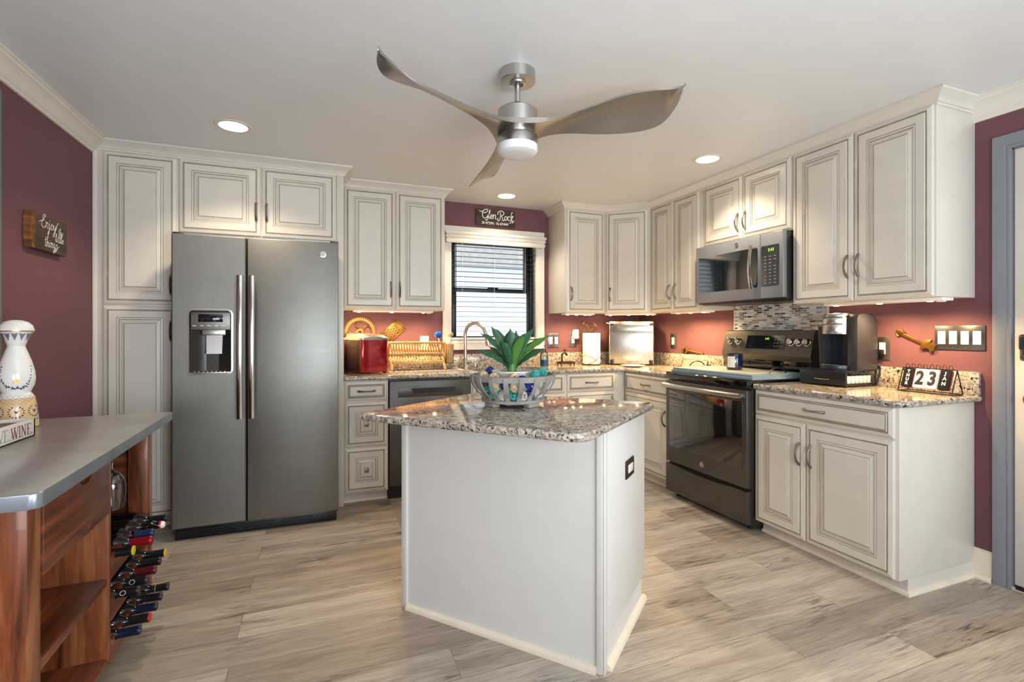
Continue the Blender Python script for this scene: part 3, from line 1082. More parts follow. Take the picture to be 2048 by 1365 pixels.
# local: x along the seating side (Q to P), y = into the island, z up
H = 0.856
mb = MB(); mb.box((0.008, 0.006, 0.0), (LEN - 0.004, 0.545, 0.10)); mb.box((0.008, 0.006, 0.10), (LEN - 0.004, 0.60, H), 0.001); mb.build('carcass', 'island_paint', isl)
mb = MB(); mb.box((0.0, 0.0, 0.0), (LEN - 0.004, 0.006, H)); mb.build('back_panel', 'island_paint', isl)
mb = MB(); mb.box((LEN - 0.03, -0.008, 0.0), (LEN, 0.0, H), 0.002); mb.box((LEN - 0.006, -0.008, 0.0), (LEN + 0.002, 0.022, H), 0.002); mb.build('corner_trim', 'island_paint', isl)
mb = MB(); mb.box((0.0, -0.008, 0.0), (0.026, 0.0, H), 0.002); mb.box((-0.004, -0.008, 0.0), (0.006, 0.02, H), 0.002); mb.build('corner_trim', 'island_paint', isl)
for (xa, xb, hx_) in ((0.012, 0.452, 0.08), (0.458, 0.900, 0.835)):
    dm = MB(Matrix.Translation((0, 0.60, 0)) @ Matrix.Rotation(PI, 4, 'Z')); panel(dm, -xb, -xa, 0.70, H - 0.008, RINGS_FLAT)
    dd_ = dm.build('drawer', ['cabinet_paint', 'cabinet_glaze'], isl, smooth=None)
    dm = MB(Matrix.Translation((0, 0.60, 0)) @ Matrix.Rotation(PI, 4, 'Z')); panel(dm, -xb, -xa, 0.108, 0.69, RINGS)
    dd_ = dm.build('door', ['cabinet_paint', 'cabinet_glaze'], isl, smooth=None)
    hm = MB(); hm.tube([(0.452 + (0.035 if xa > 0.4 else -0.035), 0.619 + 0.026 * math.sin(PI * k / 12), 0.50 + 0.11 * k / 12) for k in range(13)], 0.006, 8); hm.build('handle', 'pewter', dd_)
QR = [(0, 0), (0.021, 0), (0.020, 0.010), (0.015, 0.018), (0.008, 0.022), (0, 0.023)]
mb = MB(); mb.sweep(QR, [(0.026, 0.0), (LEN - 0.03, 0.0)], side=-1); mb.build('shoe_moulding', 'shoe_paint', isl)
mb = MB(); mb.sweep(QR, [(LEN - 0.004, 0.024), (LEN - 0.004, 0.566)], side=-1); mb.build('shoe_moulding', 'shoe_paint', isl)

# island top
A_, B_, C_, D_ = V(.145, 2.049), V(.777, 1.383), V(1.427, 1.879), V(.786, 2.525)
def round_poly(poly, rads, n=6):
    out = []
    m = len(poly)
    for i in range(m):
        p, a, b = poly[i], poly[i - 1], poly[(i + 1) % m]
        da, db = (a - p).normalized(), (b - p).normalized()
        r = rads[i]
        for k in range(n + 1):
            t = k / n
            out.append((p + da * r * (1 - t) ** 2 + db * r * t ** 2))
    return out
# rounded corner reaches the measured point, so push corners outward a little
cen = (A_ + B_ + C_ + D_) / 4
push = [A_ + (A_ - cen).normalized() * 0.012, B_ + (B_ - cen).normalized() * 0.022, C_ + (C_ - cen).normalized() * 0.012, D_ + (D_ - cen).normalized() * 0.012]
outl = round_poly(push, [0.045, 0.075, 0.045, 0.045])
it = thing('island_countertop', 'glossy granite slab on the white island', 'countertop', (cen.x, cen.y, H))
mb = MB()
n = len(outl)
loops = []
for k in range(9):
    a = PI * k / 8
    ins = 0.012 * (1 - math.sin(a))
    z = 0.0155 - 0.0155 * math.cos(a)
    ring = []
    for i in range(n):
        p, pa, pb = outl[i], outl[i - 1], outl[(i + 1) % n]
        t = (pb - pa).normalized()
        ring.append((p.x - t.y * ins - cen.x, p.y + t.x * ins - cen.y, z))
    loops.append(ring)
vs = [p for l in loops for p in l]
fs = [tuple(range(n))[::-1], tuple(range(8 * n, 9 * n))]
for k in range(8):
    fs += [(k * n + i, k * n + (i + 1) % n, (k + 1) * n + (i + 1) % n, (k + 1) * n + i) for i in range(n)]
mb.poly(vs, fs); mb.build('slab', 'granite', it)


def outlet_plate(name, label, cat, mat, w, h, plate, gang=1, kind='switch', group=None, horizontal=False, screws=True):
    """local: x right, y up, z out of the wall, centre at origin"""
    t = thing(name, label, cat, mat, group)
    mbx = MB(); mbx.box((-w / 2, -h / 2, 0), (w / 2, h / 2, 0.006), 0.0025)
    mbx.build('cover_plate', plate, t)
    for g in range(gang):
        cx = (g - (gang - 1) / 2) * (w / gang * 0.93)
        rw, rh = (0.067, 0.033) if horizontal else (0.033, 0.067)
        mbx = MB(); mbx.box((cx - rw / 2, -rh / 2, 0.005), (cx + rw / 2, rh / 2, 0.0085), 0.0012)
        r = mbx.build('rocker' if kind == 'switch' else 'receptacle', 'white_plastic', t)
        mbx = MB()
        if kind == 'switch':
            mbx.box((cx - rw / 2 + 0.004, -0.001, 0.008), (cx + rw / 2 - 0.004, rh / 2 - 0.004, 0.011), 0.001)
            mbx.build('paddle', 'white_plastic', r)
        else:
            for sgn in (-1, 1):
                ox, oy = (sgn * 0.017, 0) if horizontal else (0, sgn * 0.017)
                for q in (-0.006, 0.006):
                    if horizontal:
                        mbx.box((cx + ox - 0.005, oy + q - 0.0008, 0.008), (cx + ox + 0.003, oy + q + 0.0008, 0.0089))
                    else:
                        mbx.box((cx + ox + q - 0.0008, oy - 0.003, 0.008), (cx + ox + q + 0.0008, oy + 0.005, 0.0089))
            mbx.build('slots', 'ink_black', r)
        if screws:
            mbx = MB()
            for sgn in (-1, 1):
                p = (sgn * (w / 2 - 0.012), 0) if horizontal else (cx, sgn * (h / 2 - 0.011))
                mbx.lathe([(0, 0.0075), (0.0025, 0.007), (0.0032, 0.005)], 10, c=(p[0], p[1], 0))
            mbx.build('screws', 'pewter', t)
    return t


outlet_plate('power_outlet', 'dark framed power outlet on the island side', 'outlet', frame(P + W * 0.333 + U * -0.0035 + V(0, 0, 0.652), W), 0.118, 0.074, 'bronze', 1, 'outlet', horizontal=True)

# ================================================================ refrigerator
def ring_face(mbx, ox0, ox1, oz0, oz1, ix0, ix1, iz0, iz1, r, y, mat=0, n=5):
    """flat front with a rounded hole; returns the hole outline (x, z)"""
    inner = rrect(ix0, ix1, iz0, iz1, r, n)
    corners = [(ox1, oz1), (ox0, oz1), (ox0, oz0), (ox1, oz0)]
    vs = [(p[0], y, p[1]) for p in inner] + [(p[0], y, p[1]) for p in corners]
    m = len(inner)
    fs = []
    for c in range(4):
        for k in range(n):
            i = c * (n + 1) + k
            fs.append((i, i + 1, m + c))
        i = c * (n + 1) + n
        fs.append((i, (i + 1) % m, m + (c + 1) % 4, m + c))
    mbx.poly(vs, fs, mat)
    return inner


def badge(parent, mat, r=0.019):
    mbx = MB(mat)
    mbx.lathe([(0, 0.002), (r * 0.78, 0.002), (r * 0.82, 0.0034), (r, 0.0028), (r, 0)], 28)
    o = mbx.build('emblem', 'polished_steel', parent)
    text('GE', r * 0.95, 'monogram', 'ink_grey', o, mat @ Matrix.Translation((0, 0, 0.0022)), 0.0003, 0.0, 0.8, shear=0.3)
    return o


fr = thing('refrigerator', 'slate grey side by side refrigerator with dispenser in left door', 'refrigerator', (-0.8, 3.333, 0))
mb = MB(); mb.box((0.006, 0.085, 0.035), (0.898, 0.82, 1.742), 0.004); mb.build('cabinet_body', 'slate_dark', fr)
# left door with dispenser opening
mb = MB()
x0, x1, z0, z1 = 0.0, 0.379, 0.072, 1.777
hx0, hx1, hz0, hz1 = 0.082, 0.308, 0.958, 1.342
e = 0.006
hole = ring_face(mb, x0 + e, x1 - e, z0 + e, z1 - e, hx0, hx1, hz0, hz1, 0.03, 0.0)
lo_ = [(x0 + e, 0, z0 + e), (x1 - e, 0, z0 + e), (x1 - e, 0, z1 - e), (x0 + e, 0, z1 - e), (x0, e, z0), (x1, e, z0), (x1, e, z1), (x0, e, z1),
       (x0, 0.075, z0), (x1, 0.075, z0), (x1, 0.075, z1), (x0, 0.075, z1)]
fs = [(0, 1, 5, 4), (1, 2, 6, 5), (2, 3, 7, 6), (3, 0, 4, 7), (4, 5, 9, 8), (5, 6, 10, 9), (6, 7, 11, 10), (7, 4, 8, 11), (8, 9, 10, 11)]
mb.poly(lo_, fs)
m_ = len(hole)
mb.poly([(p[0], 0, p[1]) for p in hole] + [(p[0], 0.07, p[1]) for p in hole], [(i, (i + 1) % m_, m_ + (i + 1) % m_, m_ + i) for i in range(m_)])
ld = mb.build('left_door', 'slate_metal', fr)
mb = MB(); mb.box((0.387, 0, 0.072), (0.903, 0.075, 1.777), 0.006); rd = mb.build('right_door', 'slate_metal', fr)
badge(rd, frame((0.81, -0.0, 1.70), (1, 0, 0)), 0.02)


def bar_handle(parent, x, z0, z1, vertical=True, w=0.017, out=0.058, y=0.0):
    pts = []
    for i in range(17):
        t = i / 16
        o_ = y - out + 0.018 * (2 * t - 1) ** 2
        q = z0 + (z1 - z0) * t
        pts.append((x, o_, q) if vertical else (q, o_, x))
    mbx = MB()
    mbx.tube(pts, [w] * 17, 14, flat=0.42, up=(0, 1, 0))
    for q in (z0 + 0.02, z1 - 0.02):
        a = (x, y, q) if vertical else (q, y, x)
        b = (x, y - out + 0.02, q) if vertical else (q, y - out + 0.02, x)
        mbx.tube([a, b], 0.010, 10)
    return mbx.build('handle', 'polished_steel', parent)


bar_handle(ld, 0.352, 0.695, 1.545)
bar_handle(rd, 0.415, 0.695, 1.545)
# dispenser
mb = MB()
pr = [(0.0, 0.0), (-0.003, 0.004), (-0.003, 0.012), (0.0, 0.016)]
o1 = rrect(hx0 - 0.004, hx1 + 0.004, hz0 - 0.004, hz1 + 0.004, 0.034)
o2 = rrect(hx0 + 0.006, hx1 - 0.006, hz0 + 0.006, hz1 - 0.006, 0.024)
n_ = len(o1)
mb.poly([(p[0], -0.002, p[1]) for p in o1] + [(p[0], -0.003, p[1]) for p in o2] + [(p[0], 0.02, p[1]) for p in o2] + [(p[0], 0.0, p[1]) for p in o1],
        [(k * n_ + i, k * n_ + (i + 1) % n_, (k + 1) * n_ + (i + 1) % n_, (k + 1) * n_ + i) for k in (0, 1) for i in range(n_)] +
        [(3 * n_ + i, 3 * n_ + (i + 1) % n_, (i + 1) % n_, i) for i in range(n_)])
mb.build('dispenser_bezel', 'nickel', ld)
mb = MB()
arc = [(hx0 + 0.004 + (hx1 - hx0 - 0.008) * k / 16, 0.02 + 0.045 * math.sin(PI * k / 16)) for k in range(17)]
mb.poly([(p[0], p[1], hz0 + 0.01) for p in arc] + [(p[0], p[1], 1.225) for p in arc], [(i, i + 1, 18 + i, 17 + i) for i in range(16)])
mb.box((hx0 + 0.004, 0.06, hz0), (hx1 - 0.004, 0.068, hz1 - 0.004))
mb.build('dispenser_cavity', 'dispenser_dark', ld)
mb = MB(); mb.box((hx0 + 0.012, 0.004, 1.222), (hx1 - 0.012, 0.06, 1.325), 0.003); cp = mb.build('control_panel', 'slate_metal', ld)
mb = MB(); mb.box((0.132, 0.001, 1.268), (0.258, 0.006, 1.314), 0.001); mb.build('display', 'black_gloss', cp)
mb = MB()
for k in range(4):
    for q in (0.141, 0.243):
        mb.box((q, -0.0005, 1.277 + 0.022 * (k % 2)), (q + 0.006, 0.0015, 1.281 + 0.022 * (k % 2)))
for k in range(5):
    mb.box((0.104 + 0.037 * k, 0.002, 1.244), (0.122 + 0.037 * k, 0.0045, 1.247))
mb.build('button_marks', 'ink_white', cp)
mb = MB(); mb.poly([(0.168, 0.03, 1.19), (0.252, 0.03, 1.19), (0.250, 0.022, 1.08), (0.170, 0.022, 1.08), (0.168, 0.05, 1.19), (0.252, 0.05, 1.19), (0.250, 0.05, 1.08), (0.170, 0.05, 1.08)],
                   [(0, 1, 2, 3), (0, 4, 5, 1), (3, 2, 6, 7), (0, 3, 7, 4), (1, 5, 6, 2)])
mb.box((0.15, 0.01, 1.19), (0.27, 0.055, 1.224), 0.004)
mb.build('paddle', 'nickel', ld)
mb = MB(); mb.box((hx0 + 0.012, 0.0, hz0 + 0.006), (hx1 - 0.012, 0.064, hz0 + 0.016), 0.003)
for k in range(8):
    mb.tube([(hx0 + 0.03 + 0.022 * k, 0.01, hz0 + 0.018), (hx0 + 0.03 + 0.022 * k, 0.055, hz0 + 0.018)], 0.003, 6)
mb.build('drip_tray', 'nickel', ld)
mb = MB(); mb.box((0.012, 0.028, 0.0), (0.892, 0.10, 0.066), 0.004)
for k in range(3):
    for xx in (0.13, 0.35, 0.57):
        mb.box((xx, 0.022, 0.018 + 0.014 * k), (xx + 0.18, 0.03, 0.024 + 0.014 * k))
mb.build('base_grille', 'black_plastic', fr)
mb = MB(); mb.box((0.0, 0.02, 1.778), (0.05, 0.12, 1.79), 0.004); mb.build('hinge_cap', 'slate_dark', fr)
mb = MB(); mb.box((0.853, 0.02, 1.778), (0.903, 0.12, 1.79), 0.004); mb.build('hinge_cap', 'slate_dark', fr)

# ================================================================ range
rg = thing('range', 'freestanding slate grey electric range with black oven window', 'range', place((2.385, 2.9985, 0), RZ))
RW = 0.752
mb = MB(); mb.box((0.0, 0.04, 0.03), (RW, 0.622, 0.872), 0.002); mb.build('body', 'slate_dark', rg)
mb = MB(); mb.box((-0.0, 0.0, 0.868), (RW, 0.56, 0.916), 0.008); mb.build('cooktop', 'black_gloss', rg)
mb = MB(); mb.box((0.004, 0.0, 0.262), (RW - 0.004, 0.045, 0.856), 0.006); od = mb.build('oven_door', 'range_slate', rg)
mb = MB(); mb.box((0.045, -0.002, 0.375), (0.715, 0.004, 0.785), 0.0015); mb.build('oven_window', 'dark_glass', od)
badge(od, frame((0.376, 0.0, 0.318), (1, 0, 0)), 0.018)
pts = [(0.02 + (RW - 0.04) * i / 16, -0.038 - 0.022 * (1 - (2 * i / 16 - 1) ** 2), 0.823) for i in range(17)]
mb = MB(); mb.tube(pts, 0.017, 14, flat=0.75, up=(0, 1, 0))
for xx in (0.035, RW - 0.035):
    mb.box((xx - 0.012, -0.045, 0.81), (xx + 0.012, 0.002, 0.836), 0.004)
mb.build('handle', 'handle_steel', od)
mb = MB()
top = [(0.004 + (RW - 0.008) * i / 20, 0.243 - 0.014 * max(0, math.sin(PI * (i - 3) / 14)) ** 1 * (1 if 3 <= i <= 17 else 0)) for i in range(21)]
mb.prism([(0.004, 0.045), (RW - 0.004, 0.045)] + top[::-1], -0.045, 0.0, bev=0.003)
dro = mb.build('storage_drawer', 'range_slate', rg); dro.matrix_local = Matrix.Rotation(PI / 2, 4, 'X')
mb = MB()
for xx in (0.05, RW - 0.05):
    for yy in (0.08, 0.56):
        mb.cyl((xx, yy, 0.0), (xx, yy, 0.032), 0.016, seg=14)
mb.build('feet', 'rubber', rg)
# back guard: slanted console
mb = MB()
prof = [(0.555, 0.916), (0.555, 0.99), (0.535, 1.045), (0.575, 1.214), (0.60, 1.222), (0.624, 1.222), (0.624, 0.916)]
xs0, xs1 = 0.003, RW - 0.003
n_ = len(prof)
mb.poly([(xs0, p[0], p[1]) for p in prof] + [(xs1, p[0], p[1]) for p in prof], [tuple(range(n_)), tuple(range(n_, 2 * n_))[::-1]] + [(i, (i + 1) % n_, n_ + (i + 1) % n_, n_ + i) for i in range(n_)])
bg = mb.build('control_console', 'range_slate', rg, smooth=None)
mb = MB(); mb.box((xs0 + 0.004, 0.548, 0.918), (xs1 - 0.004, 0.556, 1.035), 0.002); mb.build('console_skirt', 'black_gloss', bg)
tilt = math.atan2(0.04, 0.169)
CF = frame((0, 0.535, 1.045), (1, 0, 0), (0, math.sin(tilt), math.cos(tilt)))     # x right, y up the slanted face, z out
mb = MB(CF); mb.prism(rrect(0.225, 0.545, 0.045, 0.142, 0.006), -0.001, 0.003); dsp = mb.build('display_panel', 'mw_glass', bg)
text('2:43', 0.020, 'clock_digits', 'led_green', dsp, CF @ Matrix.Translation((0.40, 0.118, 0.0032)), 0.0002)
mb = MB(CF)
for i in range(3):
    for j in range(3):
        mb.box((0.462 + 0.024 * i, 0.065 + 0.022 * j, 0.003), (0.473 + 0.024 * i, 0.069 + 0.022 * j, 0.0035))
mb.build('key_marks', 'ink_grey', dsp)
for kx in (0.075, 0.150, 0.600, 0.658, 0.716):
    mb = MB(CF @ Matrix.Translation((kx, 0.095, 0)))
    mb.lathe([(0, 0.034), (0.017, 0.034), (0.0195, 0.031), (0.021, 0.012), (0.025, 0.009), (0.026, 0.0), (0, 0.0)], 24)
    kb = mb.build('burner_knob', 'polished_steel', bg)
    mb = MB(CF @ Matrix.Translation((kx, 0.095, 0)))
    mb.box((-0.0045, -0.020, 0.032), (0.0045, 0.020, 0.042), 0.002); mb.build('grip', 'polished_steel', kb)

# stove cover board
cv = thing('stove_cover', 'grey blue framed wooden cover board lying on the range top', 'stove cover', place((2.385, 2.9985, 0.9165), RZ))
fx0, fx1, fy0, fy1 = 0.012, 0.728, 0.065, 0.50
mb = MB(); mb.box((fx0 + 0.03, fy0 + 0.03, 0), (fx1 - 0.03, fy1 - 0.03, 0.0285), 0.001); mb.build('board', 'cover_top', cv)
mb = MB()
rail = [(0.012, 0), (0.012, 0.012), (0.004, 0.014), (0.004, 0.026), (0.0, 0.030), (-0.034, 0.030), (-0.034, 0.0)]
mb.sweep(rail, [(fx0, fy0), (fx1, fy0), (fx1, fy1), (fx0, fy1)], side=-1, closed=True); mb.build('rail_frame', 'cover_blue', cv)
for xx in (fx0 + 0.004, fx1 - 0.004):
    mb = MB()
    arc = [(xx, 0.21 + 0.14 * t, 0.036 + 0.034 * math.sin(PI * t) ** 0.6) for t in [k / 12 for k in range(13)]]
    mb.tube(arc, 0.004, 8); mb.build('handle', 'black_plastic', cv)

cd = thing('candle', 'dark blue glass candle jar with white label on the stove cover', 'candle', (2.70, 2.655, 0.9455))
mb = MB(); mb.lathe([(0, 0.002), (0.045, 0.002), (0.052, 0.006), (0.054, 0.014), (0.054, 0.108), (0.052, 0.112), (0.049, 0.110), (0.049, 0.075), (0, 0.074)], 36); mb.build('jar', 'candle_blue', cd)
mb = MB()
a0 = math.radians(-160) - 0.5
n_ = 12
ring = [(0.0546 * math.cos(a0 + 1.0 * k / n_), 0.0546 * math.sin(a0 + 1.0 * k / n_)) for k in range(n_ + 1)]
mb.poly([(p[0], p[1], 0.018) for p in ring] + [(p[0], p[1], 0.094) for p in ring], [(i, i + 1, n_ + 2 + i, n_ + 1 + i) for i in range(n_)])
lb = mb.build('label', 'label_white', cd)
mb = MB()
for k, (f, z, hh, ww) in enumerate(((0.30, 0.058, 0.014, 0.05), (0.34, 0.045, 0.006, 0.09), (0.48, 0.035, 0.007, 0.08), (0.5, 0.078, 0.002, 0.5))):
    a = a0 + f
    pr_ = [(0.0551 * math.cos(a + ww * q), 0.0551 * math.sin(a + ww * q)) for q in (-0.5, 0, 0.5)]
    mb.poly([(p[0], p[1], z) for p in pr_] + [(p[0], p[1], z + hh) for p in pr_], [(0, 1, 4, 3), (1, 2, 5, 4)])
mb.build('printed_marks', 'ink_grey', lb)

# ================================================================ microwave
mw = thing('microwave', 'slate grey over the range microwave with silver bar handle', 'microwave', place((2.64, 2.9635, 1.413), RZ))
MW = 0.748
mb = MB(); mb.box((0.0, 0.03, 0.0), (MW, 0.38, 0.426), 0.003); mb.build('body', 'slate_dark', mw)
mb = MB(); mb.box((0.0, 0.0, 0.012), (0.578, 0.035, 0.426), 0.004); md = mb.build('door', 'mw_slate', mw)
mb = MB(); mb.prism(rrect(0.028, 0.56, 0.085, 0.345, 0.012), -0.001, 0.0015); o = mb.build('window', 'mw_glass', md); o.matrix_local = Matrix.Rotation(PI / 2, 4, 'X')
badge(md, frame((0.385, 0.0, 0.387), (1, 0, 0)), 0.017)
bar_handle(md, 0.532, 0.075, 0.36, True, 0.013, 0.045)
mb = MB(); mb.box((0.581, 0.0, 0.012), (MW, 0.035, 0.426), 0.004); mc = mb.build('control_panel', 'mw_slate', mw)
mb = MB(); mb.prism(rrect(0.588, 0.722, 0.085, 0.345, 0.010), -0.001, 0.0015); kp_ = mb.build('keypad', 'mw_glass', mc); kp_.matrix_local = Matrix.Rotation(PI / 2, 4, 'X')
TF = frame((0, -0.0017, 0), (1, 0, 0))
o = text('2:43', 0.026, 'clock_digits', 'led_green', mc, TF @ Matrix.Translation((0.663, 0.315, 0)), 0.0002)
mb = MB(TF)
for r in range(9):
    for q in range(3):
        if (r, q) in ((3, 0), (6, 2)): continue
        mb.box((0.612 + 0.036 * q, 0.105 + 0.021 * r, 0), (0.628 + 0.036 * q, 0.109 + 0.021 * r, 0.0004))
mb.build('key_marks', 'ink_grey', mc)
mb = MB(); mb.box((0.02, 0.04, -0.006), (MW - 0.02, 0.36, 0.001), 0.002); mb.build('vent_tray', 'black_plastic', mw)

# ================================================================ ceiling lights and fan
def downlight(x, y, label):
    t = thing('recessed_light', label, 'ceiling light', (x, y, ZC), 'recessed ceiling lights')
    mbx = MB(); mbx.lathe([(0.071, -0.004), (0.078, -0.006), (0.092, -0.004), (0.095, -0.0005), (0.071, -0.0005), (0.071, -0.004)], 40); mbx.build('trim_ring', 'white_trim_paint', t)
    mbx = MB(); mbx.lathe([(0, -0.0035), (0.06, -0.0035), (0.072, -0.002), (0.072, -0.0005), (0, -0.0005)], 40); mbx.build('lens', 'lamp_warm', t)
    ld_ = bpy.data.lights.new('downlight_lamp', 'SPOT')
    ld_.energy = 50; ld_.color = (1.0, 0.84, 0.64); ld_.spot_size = math.radians(125); ld_.spot_blend = 0.6; ld_.shadow_soft_size = 0.06
    o_ = bpy.data.objects.new('downlight_lamp', ld_); C.objects.link(o_); o_.parent = t; o_.location = (0, 0, -0.02)


downlight(-0.453, 3.098, 'round recessed ceiling light in front of the refrigerator')
downlight(1.450, 3.868, 'round recessed ceiling light above the sink window')
downlight(2.374, 2.56, 'round recessed ceiling light in front of the microwave')

FX, FY = 0.801, 2.0
fan = thing('ceiling_fan', 'brushed nickel ceiling fan with three wavy blades and white light', 'ceiling fan', (FX, FY, ZC))
mb = MB(); mb.lathe([(0, 0), (0.0775, 0), (0.0775, -0.046), (0.075, -0.049), (0.036, -0.05), (0.034, -0.056), (0.026, -0.058), (0.022, -0.05), (0, -0.05)], 48); mb.build('canopy', 'nickel', fan)
mb = MB(); mb.cyl((0, 0, -0.045), (0, 0, -0.16), 0.0125, seg=20); mb.build('downrod', 'nickel', fan)
mb = MB(); mb.lathe([(0, -0.135), (0.014, -0.135), (0.020, -0.14), (0.029, -0.165), (0.029, -0.169), (0.080, -0.169), (0.0865, -0.174), (0.0865, -0.262), (0, -0.262)], 48); mb.build('motor_housing', 'nickel', fan)
mb = MB(); mb.lathe([(0, -0.262), (0.07, -0.262), (0.07, -0.286), (0.087, -0.286), (0.089, -0.29), (0.089, -0.326), (0, -0.326)], 48); lk = mb.build('light_kit', 'nickel', fan)
mb = MB(); mb.lathe([(0.088, -0.325), (0.088, -0.345), (0.083, -0.357), (0.070, -0.364), (0.04, -0.3665), (0, -0.367)], 48); mb.build('lens', 'frosted_lens', lk)


def lerp_tab(tab, s):
    for i in range(len(tab) - 1):
        if s <= tab[i + 1][0]:
            t = (s - tab[i][0]) / (tab[i + 1][0] - tab[i][0])
            t = t * t * (3 - 2 * t) * 0.4 + t * 0.6
            return tuple(a + (b - a) * t for a, b in zip(tab[i][1:], tab[i + 1][1:]))
    return tab[-1][1:]


# radial position and tangent offset / height of the two edges
EA = spline([(0.052, 0.090, 0.000), (0.13, 0.056, 0.006), (0.22, 0.050, 0.016), (0.34, 0.058, 0.032), (0.46, 0.072, 0.046), (0.56, 0.080, 0.042), (0.63, 0.074, 0.038), (0.678, 0.048, 0.050), (0.700, 0.012, 0.072)], 5)
EB = spline([(0.052, -0.090, 0.000), (0.13, -0.054, -0.006), (0.22, -0.050, -0.018), (0.34, -0.062, -0.036), (0.46, -0.074, -0.046), (0.56, -0.076, -0.044), (0.62, -0.064, -0.028), (0.665, -0.036, 0.012), (0.694, 0.006, 0.060)], 5)


def blade(name, theta, tx, ty):
    mbx = MB()
    ct, st = math.cos(theta), math.sin(theta)
    N = len(EA)
    K = 6
    top, bot = [], []
    for i in range(N):
        a, b = EA[i], EB[i]
        for k in range(K + 1):
            t = k / K
            p = a.lerp(b, t)
            r, tt, z = p.x, -p.y, p.z + 0.012 * math.sin(PI * t) * min(1, i / 10)
            x, y = r * ct - tt * st, r * st + tt * ct
            zz = z + tx * x + ty * y - 0.262
            th = 0.012 if i < 3 else (0.012 - 0.008 * min(1, (i - 3) / 8))
            top.append((x, y, zz + th)); bot.append((x, y, zz - th * 0.9))
    n = len(top)
    vs = top + bot
    fs = []
    for i in range(N - 1):
        for k in range(K):
            q = i * (K + 1) + k
            fs.append((q, q + 1, q + K + 2, q + K + 1)); fs.append((n + q, n + q + K + 1, n + q + K + 2, n + q + 1))
        q = i * (K + 1)
        fs.append((q, q + K + 1, n + q + K + 1, n + q)); fs.append((q + K, n + q + K, n + q + 2 * K + 1, q + 2 * K + 1))
    q = (N - 1) * (K + 1)
    for k in range(K):
        fs.append((q + k, q + k + 1, n + q + k + 1, n + q + k)); fs.append((k, n + k, n + k + 1, k + 1))
    # inner wedge so that the roots meet around the hub
    vs2 = [(0, 0, -0.262 + 0.012), (0, 0, -0.262 - 0.011)]
    mbx.poly(vs, fs)
    for s_ in (0, 1):
        row = (top if s_ == 0 else bot)[:K + 1]
        mbx.poly([vs2[s_]] + row, [(0, k + 1, k + 2) for k in range(K)])
    return mbx.build(name, 'fan_blade_metal', fan, smooth=50)


for i in range(3):
    blade('blade', math.radians(87.5 + 120 * i), 0.049, -0.0725)

# ---- under-cabinet light bars
def light_bar(mat, L, label, power):
    t = thing('under_cabinet_light', label, 'under cabinet light', mat)
    mbx = MB(); mbx.box((-L / 2, -0.045, -0.016), (L / 2, 0.045, 0), 0.003); mbx.build('housing', 'white_plastic', t)
    for k in range(3):
        xk = -L / 2 + 0.03 + (L - 0.12) * k / 2
        mbx = MB(); mbx.lathe([(0, -0.0185), (0.012, -0.018), (0.014, -0.0155), (0, -0.0155)], 20, c=(xk + 0.015, 0, 0)); mbx.build('bulb', 'strip_warm', t)
    mbx = MB(); mbx.box((L / 2 - 0.045, -0.012, -0.022), (L / 2 - 0.012, 0.012, -0.015), 0.003); mbx.build('switch', 'white_plastic', t)
    for k in range(3):
        ld_ = bpy.data.lights.new('bar_lamp', 'SPOT'); ld_.spot_size = math.radians(164); ld_.spot_blend = 1.0; ld_.shadow_soft_size = 0.012
        ld_.energy = power * 2.9; ld_.color = (1.0, 0.68, 0.32)
        o_ = bpy.data.objects.new('bar_lamp', ld_); C.objects.link(o_); o_.parent = t; o_.location = (-L / 2 + 0.045 + (L - 0.12) * k / 2, 0, -0.024)
    return t


UBZ = UB - 0.0005
light_bar(place((0.54, 4.00, UBZ)), 0.62, 'slim light bar under the wall cabinet above the dish rack', 6.800000000000001)
light_bar(place((2.20, 4.00, UBZ)), 0.30, 'short light bar under the narrow cabinet above the paper towels', 3.4000000000000004)
light_bar(place((2.68, 3.87, UBZ), ang), 0.46, 'light bar under the diagonal corner cabinet', 5.44)
light_bar(place((2.84, 3.24, UBZ), RZ), 0.42, 'light bar under the two door cabinet left of the microwave', 6.12)
light_bar(place((2.83, 1.76, UBZ), RZ), 0.60, 'light bar under the large cabinet above the coffee maker', 7.48)

# ================================================================ hand lettering
def strokes(mbx, glyphs, x, y, s, w, gap=0.06, slant=0.0, z=0.0006):
    """glyphs: list of (strokes, advance); strokes are lists of 2D points in letter units"""
    for st, adv in glyphs:
        for line in st:
            pts = spline([(p[0] + slant * p[1], p[1], 0) for p in line], 6)
            mbx.ribbon([(x + p.x * s, y + p.y * s) for p in pts], w, 0.0, z)
        x += (adv + gap) * s
    return x


